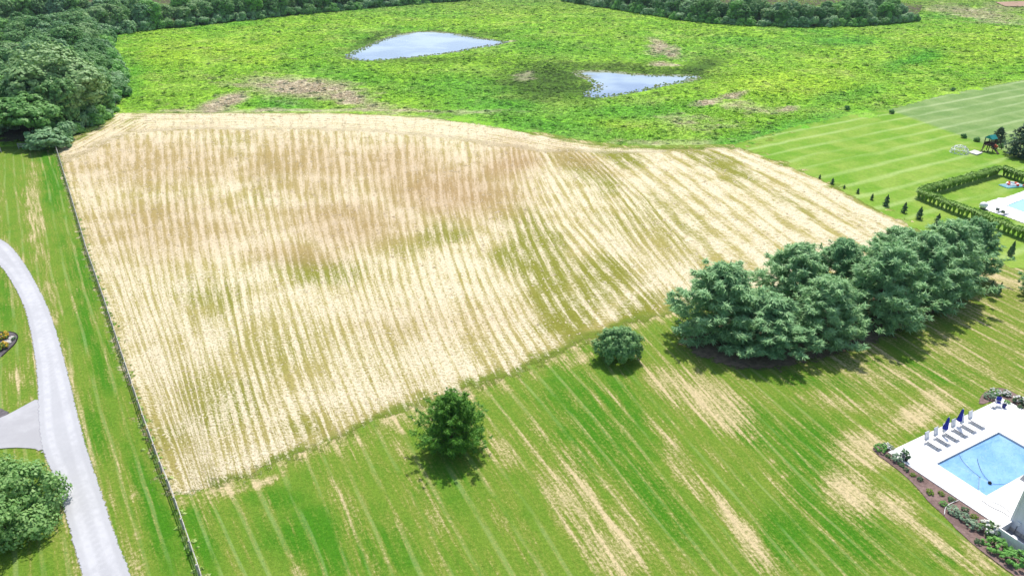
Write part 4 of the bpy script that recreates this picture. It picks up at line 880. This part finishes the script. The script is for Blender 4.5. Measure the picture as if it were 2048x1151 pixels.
tag(MB().box((0, 0, 0), (.5, .12, .05)).build('skimmer_head', M['white_plastic'], loc=(*G(1957, 981), -.1), rot=(0, 0, PA)), 'white cleaning head lying on the pool cover corner', 'pool brush')
tag(MB().bar((*G(1957, 980), -.07), (*G(1959, 952), -.05), .02, 6).build('cleaning_pole', M['grey_metal']), 'straight grey pole lying on the pool cover', 'pole')

# loungers: white sling chaise with a raised back
def lounger(a, b, label):
    o = empty('sun_lounger', TZ(a, b, .14), PA, label, 'sun lounger', 'white sun loungers along the deck edge')
    # local x across, -y towards the pool
    MB().box((0, -.78, .34), (.64, 1.45, .035)).build('seat', M['white_paint'], o)
    m_ = Matrix.Translation((0, -.05, .35)) @ Matrix.Rotation(math.radians(-14), 4, 'X'); MB().box((0, 0, .40), (.64, .035, .82), m_).build('backrest', M['white_paint'], o)
    for sx in (-1, 1):
        MB().bar((sx * .34, -1.52, .33), (sx * .34, 0, .33), .022).build('rail', M['grey_metal'], o)
        MB().bar((sx * .34, -.05, .33), (sx * .34, .17, 1.18), .022).build('back_frame', M['grey_metal'], o)
        for yy_ in (-1.4, -.15): MB().bar((sx * .33, yy_, 0), (sx * .34, yy_, .33), .022).build('leg', M['grey_metal'], o)
    return o
for i, w_ in enumerate(['end lounger of the row, closest to the flowering corner shrub', 'second lounger from the flowering corner shrub', 'lounger in front of the blue umbrella nearer the corner shrub', 'lounger between the two closed blue umbrellas', 'lounger in front of the blue umbrella farther from the corner shrub', 'end lounger of the row, closest to the blue towel chair']):
    lounger(2.15 + 1.44 * i, -2.62, 'white sling ' + w_)
for (u_, v_, lab) in [(1862, 879, 'low white side table between the end lounger and its neighbour by the corner shrub'), (1896, 861, 'low white side table behind the two closed umbrellas'), (1928, 848, 'low white side table by the last lounger')]:
    q = tloc(u_, v_); o = empty('side_table', TZ(q[0], q[1], .14), PA, lab, 'side table')
    MB().box((0, 0, .38), (.45, .45, .03)).build('table_top', M['white_plastic'], o)
    for sx in (-1, 1):
        for sy in (-1, 1): MB().bar((sx * .18, sy * .18, 0), (sx * .18, sy * .18, .37), .018).build('leg', M['white_plastic'], o)
def umbrella(u_, v_, label):
    q = tloc(u_, v_); o = empty('umbrella', TZ(q[0], q[1], .14), 0, label, 'umbrella')
    MB().lathe([(.26, 0), (.26, .05), (.06, .09), (.05, .25)], 14).build('base', M['grey_metal'], o)
    MB().bar((0, 0, .05), (0, 0, 2.45), .022, 8).build('pole', M['white_paint'], o)
    n_ = 16; V = []; prof = [(.05, 2.48), (.10, 2.30), (.13, 1.9), (.17, 1.45), (.22, 1.12), (.20, 1.05)]
    mm_ = MB(); F_ = []
    for r, z in prof:
        for k in range(n_): aN = 6.283 * k / n_; rr = r * (1 + .28 * (k % 2)); V.append((rr * math.cos(aN), rr * math.sin(aN), z))
    for k2 in range(len(prof) - 1):
        for k in range(n_): F_.append((k2 * n_ + k, k2 * n_ + (k + 1) % n_, (k2 + 1) * n_ + (k + 1) % n_, (k2 + 1) * n_ + k))
    F_.append(tuple(range(n_))); mm_.add(V, F_).build('canopy', M['blue_cloth'], o); MB().lathe([(.17, 1.5), (.19, 1.5), (.19, 1.56), (.17, 1.56)], 12).build('strap', M['navy_cloth'], o)
    MB().lathe([(.03, 2.45), (.05, 2.5), (.02, 2.6)], 8).build('finial', M['white_paint'], o)
umbrella(1884, 873, 'closed blue umbrella by the loungers, on the side of the flowering corner shrub'); umbrella(1912, 856, 'closed blue umbrella by the loungers, on the side of the blue towel chair')
# potted plant group near the corner
def pot(u_, v_, r, h, mat, lab, plant):
    q = tloc(u_, v_); o = empty('potted_plant', TZ(q[0], q[1], .14), u_, lab, 'potted plant')
    MB().lathe([(r * .7, 0), (r, h * .9), (r * 1.08, h * .9), (r * 1.08, h), (r * .9, h), (r * .88, h * .92)], 14).build('pot', mat, o)
    me_ = dome_bush(R_, r * 1.5, .75, 220, .12, M[plant], 1.6, 20, .3); obj('foliage', me_, o, (0, 0, h * .85)); return o
pot(1806, 914, .2, .42, M['grey_metal'], 'grey pot with a leafy plant on the deck corner, nearest the bed', 'leaf_shrub'); pot(1812, 921, .17, .38, M['black_plastic'], 'black pot with a small dark plant beside the grey pot', 'leaf_dark')
# chair with a blue towel in the far corner of the deck
q = tloc(1994, 811); ch = empty('patio_chair', TZ(q[0], q[1], .14), PA - .9, 'white patio chair at the far deck corner', 'chair')
MB().box((0, 0, .43), (.52, .52, .05)).build('seat', M['white_plastic'], ch); MB().box((0, .25, .72), (.52, .05, .54)).build('backrest', M['white_plastic'], ch)
for sx in (-1, 1):
    MB().bar((sx * .27, -.2, .62), (sx * .27, .25, .66), .025).build('armrest', M['white_plastic'], ch)
    for sy in (-1, 1): MB().bar((sx * .23, sy * .22, 0), (sx * .23, sy * .21, .42 if sy > 0 else .63), .024).build('leg', M['white_plastic'], ch)
tw = MB().box((0, .215, .80), (.46, .02, .42)).box((0, .285, .78), (.46, .02, .46)).box((0, .25, 1.015), (.46, .09, .02)).box((0, .0, .468), (.46, .42, .02)).build('towel', M['blue_cloth'], loc=TZ(q[0], q[1], .14), rot=(0, 0, PA - .9)); tag(tw, 'bright blue towel draped over the back of the white patio chair', 'towel')
q = tloc(2007, 814); bk = empty('bucket', TZ(q[0], q[1], .14), 0, 'blue bucket standing next to the white patio chair', 'bucket')
MB().lathe([(.16, 0), (.21, .38), (.225, .38), (.225, .41), (.19, .41), (.15, .05)], 14).build('body', M['navy_cloth'], bk); MB().tube([(.2 * math.cos(t_), 0, .4 + .16 * math.sin(t_)) for t_ in np.linspace(0, math.pi, 9)], .012).build('handle', M['white_plastic'], bk)
q = tloc(1986, 814); fo = empty('footstool', TZ(q[0], q[1], .14), PA, 'low white footstool beside the white patio chair', 'stool')
MB().box((0, 0, .30), (.5, .42, .05)).build('seat', M['white_plastic'], fo)
for sx in (-1, 1):
    for sy in (-1, 1): MB().bar((sx * .2, sy * .16, 0), (sx * .2, sy * .16, .28), .022).build('leg', M['grey_metal'], fo)

# planting beds
BED = smooth_poly(GP([(1745, 903), (1748, 890), (1762, 884), (1778, 896), (1784, 906), (1850, 953), (1920, 1002), (1998, 1054), (1992, 1072), (2060, 1138), (2110, 1190), (2070, 1200), (2040, 1160), (2017, 1142), (1982, 1117), (1944, 1087), (1913, 1059), (1889, 1032), (1860, 1007), (1833, 973), (1790, 934)]), 1)
BED2 = smooth_poly(GP([(1957, 812), (1960, 793), (1974, 780), (2002, 774), (2030, 786), (2060, 806), (2130, 850), (2130, 880), (2048, 838), (1988, 800)]), 1)
flat('planting_bed', BED, .062, mulch, .25, .12); flat('planting_bed', BED2, .062, mulch, .25, .12)
BUSH = {k: [dome_bush(R_, 1.0, 1.3, 900, .17, M[k], 1.5, 45, .4) for _ in range(2)] for k in ('leaf_shrub', 'leaf_sage', 'leaf_dark', 'leaf_lime', 'leaf_bright')}
FLW = dome_bush(R_, 1.0, 1.45, 260, .30, M['flower_white'], 1.0, 45, .45)
TW = MB()
for k in range(6): a = k * 1.05; TW.bar((0, 0, -.1), (.4 * math.cos(a), .4 * math.sin(a), .6), .03, 5, .01)
TW = TW.mesh('stem', M['bark'])
def bush(u_, v_, wp, k, label, hz=1.0, flowers=False, name='garden_shrub', i=0):
    x_, y_ = G(u_, v_); r = wp / FPX * (y_ * cp + CAMH * sp) * .5; o = empty(name, (x_, y_, .05), u_ * 1.7, label, 'shrub', None, (r, r, r * hz))
    obj('crown', BUSH[k][i % 2], o); obj('stem', TW, o)
    if flowers: obj('flowers', FLW, o, (0, 0, .08))
    return o
for i, (u_, v_, wp, k, hz, fl, lab) in enumerate([
    (1760, 901, 22, 'leaf_bright', 1.0, False, 'bright green rounded shrub on the outer corner of the bed'),
    (1773, 896, 16, 'leaf_shrub', .9, True, 'white flowering shrub at the outer corner of the bed'),
    (1783, 898, 11, 'leaf_sage', .9, False, 'small sage green shrub touching the deck corner'),
    (1776, 914, 10, 'leaf_shrub', .9, False, 'small green shrub below the deck corner'),
    (1794, 921, 22, 'leaf_sage', .9, False, 'spreading sage green shrub beside the pots'),
    (1803, 931, 12, 'leaf_shrub', .7, False, 'low shrub hugging the spreading sage shrub'),
    (1812, 941, 11, 'leaf_dark', .9, False, 'dark clipped ball below the spreading sage shrub'),
    (1825, 951, 10, 'leaf_lime', .8, False, 'lime green shrub between the two dark clipped balls'),
    (1839, 960, 12, 'leaf_dark', .9, False, 'dark clipped ball past the lime green shrub'),
    (1859, 986, 15, 'leaf_lime', .8, False, 'large lime shrub in the wide middle of the bed'),
    (1882, 989, 12, 'leaf_lime', .8, False, 'lime shrub close to the deck edge in the middle of the bed'),
    (1901, 1001, 13, 'leaf_shrub', .9, False, 'round mid green shrub just above the white hose'),
    (1886, 1010, 14, 'leaf_bright', .9, False, 'bright green shrub at the outer end of the white hose'),
    (1905, 1024, 24, 'leaf_sage', .8, False, 'broad grey green shrub inside the white hose arc'),
    (1929, 1022, 14, 'leaf_dark', 1.0, False, 'dark green shrub close to the deck past the white hose'),
    (1924, 1037, 25, 'leaf_sage', .8, False, 'middle one of three broad grey green shrubs'),
    (1943, 1052, 27, 'leaf_sage', .8, False, 'broad grey green shrub nearest the clipped ball by the white hydrangea'),
    (1947, 1035, 13, 'leaf_lime', .8, False, 'yellow green shrub at the deck edge beside the grey green ones'),
    (1966, 1047, 13, 'leaf_lime', .8, False, 'yellow green shrub next to the white hydrangea'),
    (1977, 1063, 36, 'leaf_shrub', .9, True, 'white blooming hydrangea by the corner of the equipment screen'),
    (1954, 1086, 14, 'leaf_dark', 1.0, False, 'dark clipped ball alone in the open mulch near the lawn'),
    (1990, 1098, 42, 'leaf_bright', .85, False, 'large bright green hydrangea below the corner of the equipment screen'),
    (2030, 1126, 46, 'leaf_bright', .85, False, 'large bright green hydrangea along the equipment screen'),
    (1978, 796, 20, 'leaf_sage', .9, False, 'grey green shrub in the bed at the far deck corner'),
    (1988, 789, 20, 'leaf_bright', .9, True, 'pale flowering shrub behind the white patio chair'),
    (2011, 790, 18, 'leaf_dark', .7, True, 'white flowering shrub on the lawn side of the far bed'),
    (2013, 806, 11, 'leaf_bright', .9, False, 'small green shrub between patio chair and white flowers'),
    (2038, 805, 24, 'leaf_dark', .8, True, 'wide white flowering shrub at the end of the far bed'),
    (2039, 816, 11, 'leaf_dark', .9, False, 'dark clipped ball by the far deck edge')]):
    bush(u_, v_, wp, k, lab, hz, fl, i=i)
# blossom heads of the two green hydrangeas come from lighter leaf tips
for (u_, v_, wp, lab) in [(8, 676, 20, 'yellow flowering shrub nearer the drive in the edged corner bed'), (6, 697, 22, 'yellow flowering shrub behind the white stones in the edged corner bed')]:
    o = bush(u_, v_, wp, 'leaf_lime', lab, .9); f = obj('flowers', FLW.copy(), o, (0, 0, .06)); f.data.materials[0] = M['flower_yellow']
for (u_, v_, r, lab) in [(24, 678, .42, 'pale boulder beside the small shrub in the edged bed'), (13, 687, .5, 'long pale boulder between the yellow shrubs'), (17, 684, .28, 'small pale stone between the two larger ones')]:
    me_ = MB().lathe([(r * .8, 0), (r, r * .25), (r * .85, r * .55), (r * .4, r * .75), (.02, r * .78)], 9).mesh('boulder', M['stone'])
    for vv_ in me_.vertices: vv_.co *= 1 + R_.normal() * .08
    o = obj('boulder', me_, None, (*G(u_, v_), .03), (0, 0, u_), (1.2, .8, 1)); tag(o, lab, 'stone')
bush(29, 679, 9, 'leaf_shrub', 'small round shrub at the tip of the edged corner bed')
ep = [(a_[0], a_[1], .07) for a_ in BEDL[:-4]]
tag(MB().tube(ep, .07, 5).build('bed_edging', M['edging']), 'black plastic edging curving around the corner bed by the drive', 'edging')

# ---------------------------------------------------------------- house corner and equipment screen
house = empty('house', TZ(-2.2, 7.95), PA, 'white board and batten house corner beside the pool deck', 'house')
# local x = a, local -y = b
t = NT('siding'); p = t.n('ShaderNodeTexCoord').outputs['Object']; n1 = t.noise(p, 1.2, 3)
sm_ = t.end(t.bsdf(t.mix(n1, (.74, .75, .76), (.80, .81, .82)), .55, None, .3)); M['siding'] = sm_
HW, HL, HH = 9.0, 11.0, 5.6
MB().box((HW / 2, -HL / 2, HH / 2), (HW, HL, HH)).build('wall', sm_, house)
batt = MB().box((0, 0, 0), (.03, .05, HH - .5)).mesh('batten', sm_)
for i in range(int(HL / .4)): obj('batten', batt, house, (-.016, -.25 - i * .4, HH / 2 + .2))
batt2 = MB().box((0, 0, 0), (.05, .03, HH - .5)).mesh('batten', sm_)
for i in range(int(HW / .4)): obj('batten', batt2, house, (.25 + i * .4, .016, HH / 2 + .2))
MB().box((-.02, -.03, HH / 2), (.09, .16, HH)).build('corner_board', M['white_paint'], house)
MB().box((-.022, -HL / 2, 2.75), (.03, HL - .2, .12)).build('belt_board', sm_, house)
MB().box((-.012, -HL / 2, .22), (.02, HL, .44)).build('foundation', M['stone'], house)
rf = MB(); rf.add([(-.5, .5, HH - .12), (HW + .5, .5, HH - .12), (HW + .5, -HL - .5, HH - .12), (-.5, -HL - .5, HH - .12), (HW / 2, .5, HH + 3.0), (HW / 2, -HL - .5, HH + 3.0)], [(0, 1, 2, 3), (0, 3, 5, 4), (1, 4, 5, 2), (0, 4, 1), (3, 2, 5)]).build('roof', M['roof_shingle'], house)
def window(y_, z_, w_, h_):
    wd = MB().box((0, 0, 0), (.06, w_ + .2, h_ + .2)).build('window', M['white_paint'], house, loc=(-.02, y_, z_)); MB().box((-.034, 0, 0), (.012, w_, h_)).build('pane', M['glass_dark'], wd); MB().box((-.045, 0, 0), (.014, .035, h_)).build('muntin', M['white_paint'], wd)
hx = -(8.0 - 7.95)
window(-1.75, 2.05, .75, .62); window(-4.6, 2.0, 1.0, 1.4); window(-4.6, 4.2, 1.0, 1.2)
# screen wall round the pool equipment
scr = empty('equipment_screen', TZ(-4.05, 8.05), PA, 'low white board screen around the pool equipment against the house', 'screen fence')
for i in range(9): MB().box((.1 + i * .205, 0, .52), (.195, .04, 1.04)).build('board', M['white_paint'], scr)
for i in range(24): MB().box((0, -.12 - i * .205, .52), (.04, .195, 1.04)).build('board', M['white_paint'], scr)
MB().box((.92, 0, 1.07), (1.9, .13, .05)).build('cap_rail', M['white_paint'], scr); MB().box((0, -2.55, 1.075), (.13, 5.1, .05)).build('cap_rail', M['white_paint'], scr)
MB().box((0, 0, .56), (.12, .12, 1.14)).build('post', M['white_paint'], scr)
tk = empty('filter_tank', TZ(-3.05, 10.15), 0, 'round white pool filter tank inside the equipment screen', 'filter tank')
MB().lathe([(.36, 0), (.40, .06), (.40, .72), (.36, .84), (.2, .93), (.02, .95)], 20).build('body', M['white_plastic'], tk, True); MB().lathe([(.405, .44), (.425, .44), (.425, .49), (.405, .49)], 20).build('clamp_band', M['grey_metal'], tk)
MB().lathe([(.07, .93), (.07, 1.05), (.05, 1.08)], 10).build('valve', M['black_plastic'], tk)
pm = empty('pool_pump', TZ(-3.3, 11.2), .3, 'black pool pump with motor beside the filter tank', 'pump')
MB().bar((-.3, 0, .2), (.1, 0, .2), .13, 12).build('motor', M['black_plastic'], pm); MB().lathe([(.15, 0), (.15, .3), (.12, .36)], 12, (.25, 0, 0)).build('strainer', M['black_plastic'], pm)
hb = empty('heater_box', TZ(-3.35, 9.0), PA, 'small white equipment box beside the filter tank', 'equipment box')
MB().box((0, 0, .25), (.5, .4, .5)).build('case', M['white_plastic'], hb); MB().box((0, 0, .515), (.54, .44, .03)).build('lid', M['white_plastic'], hb)
mt_ = empty('meter_box', TZ(-2.3, 8.55), PA, 'pale utility box with pipe on the house corner wall', 'utility box')
MB().box((0, 0, 1.2), (.16, .3, .4)).build('case', M['white_plastic'], mt_); MB().bar((0, 0, -.05), (0, 0, 1.0), .03).build('conduit', M['grey_metal'], mt_)
flat('equipment_pad', np.array([T(-4.0, 8.1), T(-2.25, 8.1), T(-2.25, 13.2), T(-4.0, 13.2)]), .066, flatmat('pad', (.30, .30, .32), (.40, .40, .41), 2, .01, .02), .25, .02)

# ---------------------------------------------------------------- the neighbour's pool yard
ND = smooth_poly(GP([(1962, 415), (1978, 405), (1997, 399), (2000, 397), (2012, 397), (2060, 380), (2200, 330), (2300, 400), (2120, 470), (2048, 446), (2010, 432), (1985, 424)]), 0)
NP_ = GP([(2010, 412), (2024, 405), (2060, 393), (2180, 352), (2230, 385), (2090, 440), (2056, 429)])
x, y, F = grid(ND[:, 0].min() - 1, ND[:, 0].max() + 1, ND[:, 1].min() - 1, ND[:, 1].max() + 1, .5)
flat('neighbour_pool_deck', ND, .10, dm, .25, .04, holes=(NP_,))
t = NT('pool_water'); p = t.pos(); pw = t.end(t.bsdf(t.mix(t.noise(p, .8, 3), (.28, .58, .74), (.36, .66, .80)), .08, t.bump(t.noise(p, 1.5, 3), .02), .5, IOR=1.33))
npool = empty('swimming_pool', (*G(2030, 415), 0), 0, 'pale turquoise open pool of the neighbour inside the grass hedge', 'pool')
o0 = np.array(G(2030, 415)); Q = NP_ - o0
me_ = bpy.data.meshes.new('water'); me_.from_pydata([(a_[0], a_[1], .03) for a_ in Q], [], [tuple(range(len(Q)))]); me_.materials.append(pw); obj('water', me_, npool)
m_ = MB()
for i in range(len(Q)):
    a_, b_ = Q[i], Q[(i + 1) % len(Q)]; m_.add([(a_[0], a_[1], -.3), (b_[0], b_[1], -.3), (b_[0], b_[1], .12), (a_[0], a_[1], .12)], [(0, 1, 2, 3)])
m_.build('rim', plain('pool_tile', (.16, .22, .28), .4), npool)
x_, y_ = G(1965, 418); ur = empty('stone_ball', (x_, y_, .05), 0, 'white ball on a dark foot at the corner of the neighbour deck', 'ornament')
MB().lathe([(.3, 0), (.42, .1), (.5, .25)], 14).build('foot', M['grey_metal'], ur); MB().lathe([(.25, .2), (.62, .45), (.72, .75), (.6, 1.1), (.3, 1.28), (.05, 1.32)], 16).build('ball', M['white_plastic'], ur, True)
for (u_, v_, lab) in [(1999, 423, 'white chaise with grey cushion on the neighbour deck, nearer the hedge corner'), (2010, 428, 'white chaise with grey cushion on the neighbour deck, farther along the hedge')]:
    x_, y_ = G(u_, v_, .1); o = empty('chaise', (x_, y_, .11), .4, lab, 'sun lounger'); MB().box((0, 0, .3), (1.5, .62, .08)).build('seat', M['white_plastic'], o); MB().box((-.75, 0, .55), (.1, .62, .5)).build('backrest', M['grey_metal'], o)
    for sx in (-1, 1):
        for sy in (-1, 1): MB().bar((sx * .65, sy * .26, 0), (sx * .65, sy * .26, .27), .025).build('leg', M['grey_metal'], o)
# inflatables drying on the grass
x_, y_ = G(2024, 372); o = empty('pool_float_mat', (x_, y_, .05), .25, 'pale blue pool float mat lying on the grass by the hedge', 'pool float')
MB().box((0, 0, .06), (4.6, 2.2, .12)).build('mat', M['aqua_vinyl'], o)
for k in range(6): MB().bar((-2.2, -.9 + k * .36, .14), (2.2, -.9 + k * .36, .14), .10, 8).build('air_tube', M['white_plastic'] if k % 2 else M['aqua_vinyl'], o)
o = empty('swim_ring', (x_ + .2, y_ + .3, .34), 0, 'red and white inflatable ring lying on the pale blue float mat', 'pool float')
MB().torus((0, 0, 0), .95, .26).build('ring', M['white_plastic'], o, True)
for k in range(4):
    a = k * 1.571 + .3; MB().bar((.95 * math.cos(a) - .3 * math.sin(a), .95 * math.sin(a) + .3 * math.cos(a), .02), (.95 * math.cos(a) + .3 * math.sin(a), .95 * math.sin(a) - .3 * math.cos(a), .02), .275, 10).build('band', M['red_plastic'], o)
x_, y_ = G(2046, 374); o = empty('pool_float', (x_ + .6, y_, .12), .6, 'white and red inflatable lounger beside the red and white ring', 'pool float'); MB().box((0, 0, .12), (1.6, .8, .2)).build('seat', M['white_plastic'], o); MB().bar((-.7, -.4, .28), (-.7, .4, .28), .16, 10).build('pillow', M['red_plastic'], o)
# climbing dome
x_, y_ = G(1918, 305); o = empty('climbing_dome', (x_, y_, .02), 0, 'white geodesic climbing dome on the striped lawn', 'climbing frame')
rings = [(2.0, 0, 10, 0), (1.75, .85, 10, .5), (1.15, 1.5, 5, 0), (0, 1.8, 1, 0)]; nodes = []
for (r, z, n_, off) in rings: nodes.append([(r * math.cos(6.283 * (k + off) / n_), r * math.sin(6.283 * (k + off) / n_), z) for k in range(n_)])
for k in range(10):
    pr = [(nodes[0][k], nodes[0][(k + 1) % 10]), (nodes[0][k], nodes[1][k]), (nodes[0][(k + 1) % 10], nodes[1][k]), (nodes[1][k], nodes[1][(k + 1) % 10]), (nodes[1][k], nodes[2][(k // 2) % 5]), (nodes[1][k], nodes[2][((k + 1) // 2) % 5])]
    if k < 5: pr += [(nodes[2][k], nodes[2][(k + 1) % 5]), (nodes[2][k], nodes[3][0])]
    for a_, b_ in pr: MB().bar(a_, b_, .055, 5).build('tube', M['white_paint'], o)
# pale slab / sandbox cover
P_ = GP([(1937, 306), (1948, 302), (1964, 307), (1953, 311)]); cx_, cy_ = P_.mean(0)
o = empty('sandbox', (cx_, cy_, .02), 0, 'flat pale square sandbox lid lying before the swing set', 'sandbox')
Q = P_ - P_.mean(0); m_ = MB(); m_.add([(*q, 0) for q in Q] + [(*q, .22) for q in Q], [(0, 3, 2, 1), (4, 5, 6, 7)] + [(i, (i + 1) % 4, 4 + (i + 1) % 4, 4 + i) for i in range(4)]); m_.build('box', plain('pale_board', (.72, .66, .62), .7), o)
m_ = MB()
for i in range(4): a_, b_ = Q[i] * 1.02, Q[(i + 1) % 4] * 1.02; m_.bar((*a_, .25), (*b_, .25), .05, 4)
m_.build('rim', M['white_paint'], o)
# swing set with a roofed tower and slide
x_, y_ = G(1974, 302); o = empty('swing_set', (x_, y_, 0), .35, 'wooden swing set with green roof, slide and swing beam', 'swing set')
for sx in (-1, 1):
    for sy in (-1, 1): MB().box((sx * .75, sy * .75, 1.6), (.14, .14, 3.2)).build('post', M['wood_dark'], o)
MB().box((0, 0, 1.5), (1.7, 1.7, .1)).build('platform', M['wood_dark'], o)
for sx, sy, w_, d_ in ((0, .78, 1.6, .05), (.78, 0, .05, 1.6)): MB().box((sx, sy, 1.85), (w_, d_, .55)).build('railing', M['wood_dark'], o)
rf = MB(); rf.add([(-1.0, -1.0, 3.1), (1.0, -1.0, 3.1), (1.0, 1.0, 3.1), (-1.0, 1.0, 3.1), (-1.0, 0, 3.9), (1.0, 0, 3.9)], [(0, 1, 5, 4), (2, 3, 4, 5), (0, 4, 3), (1, 2, 5)]); rf.build('roof', M['teal'], o)
sl_ = MB(); sl_.box((-.1, -1.9, .78), (.62, 2.6, .06), Matrix.Translation((-.1, -1.9, .8)) @ Matrix.Rotation(math.radians(33), 4, 'X') @ Matrix.Translation((.1, 1.9, -.78))); sl_.build('slide', M['wood_dark'], o)
MB().bar((-.8, 0, .1), (-3.2, -.6, .15), .12, 6).build('ramp_beam', M['wood_dark'], o); MB().bar((-.75, .3, 1.5), (-3.2, -.6, .15), .10, 6).build('ramp_beam', M['wood_dark'], o)
MB().bar((.75, .3, 2.7), (4.0, .9, 2.7), .10, 6).build('swing_beam', M['wood_dark'], o)
for s_ in (-1, 1): MB().bar((4.0, .9, 2.7), (4.5, .9 + s_ * 1.2, 0), .09, 6).build('leg', M['wood_dark'], o)
for k in range(2):
    cx = 1.7 + k * 1.2
    for s_ in (-.22, .22): MB().bar((cx + s_, .55, 2.65), (cx + s_, .5, .55), .02, 4).build('chain', M['grey_metal'], o)
    MB().box((cx, .5, .53), (.5, .2, .05)).build('swing_seat', M['red_plastic'] if k else M['black_plastic'], o)
x_, y_ = G(1988, 297); o = empty('toy_car', (x_, y_, .02), .5, 'red ride-on toy on the grass under the swings', 'toy'); MB().box((0, 0, .45), (1.4, .8, .4)).box((-.3, 0, .8), (.6, .7, .4)).build('body', M['red_plastic'], o)
for sx in (-1, 1):
    for sy in (-1, 1): MB().bar((sx * .45, sy * .42, .22), (sx * .45, sy * .32, .22), .22, 10).build('wheel', M['black_plastic'], o)

# far brown field beyond the right-hand wood
t = NT('bare_soil'); p = t.pos(); bs = t.end(t.bsdf(t.mix(t.noise(p, .05, 4), (.30, .19, .13), (.42, .30, .22)), .95, None, .05))
P_ = GP([(1990, 6), (2048, 4), (2300, 4), (2300, 30), (2048, 15), (2010, 14)]); me_ = bpy.data.meshes.new('bare_field'); me_.from_pydata([(a_[0], a_[1], .55) for a_ in P_], [], [tuple(range(len(P_)))]); me_.materials.append(bs); tag(obj('bare_field', me_), kind='structure')
print('trees', ntree, 'objects', len(bpy.data.objects))

# ---------------------------------------------------------------- summer haze
t = NT('haze'); q = t.n('ShaderNodeVolumePrincipled'); q.inputs['Color'].default_value = (.70, .84, 1.0, 1); q.inputs['Density'].default_value = .00006; q.inputs['Anisotropy'].default_value = .2
t.t.links.new(q.outputs[0], t.out.inputs['Volume'])
tag(MB().box((0, 0, 23.3), (11000, 11000, 49.4)).build('haze', t.m), 'thin summer haze over the fields', 'haze', kind='stuff')
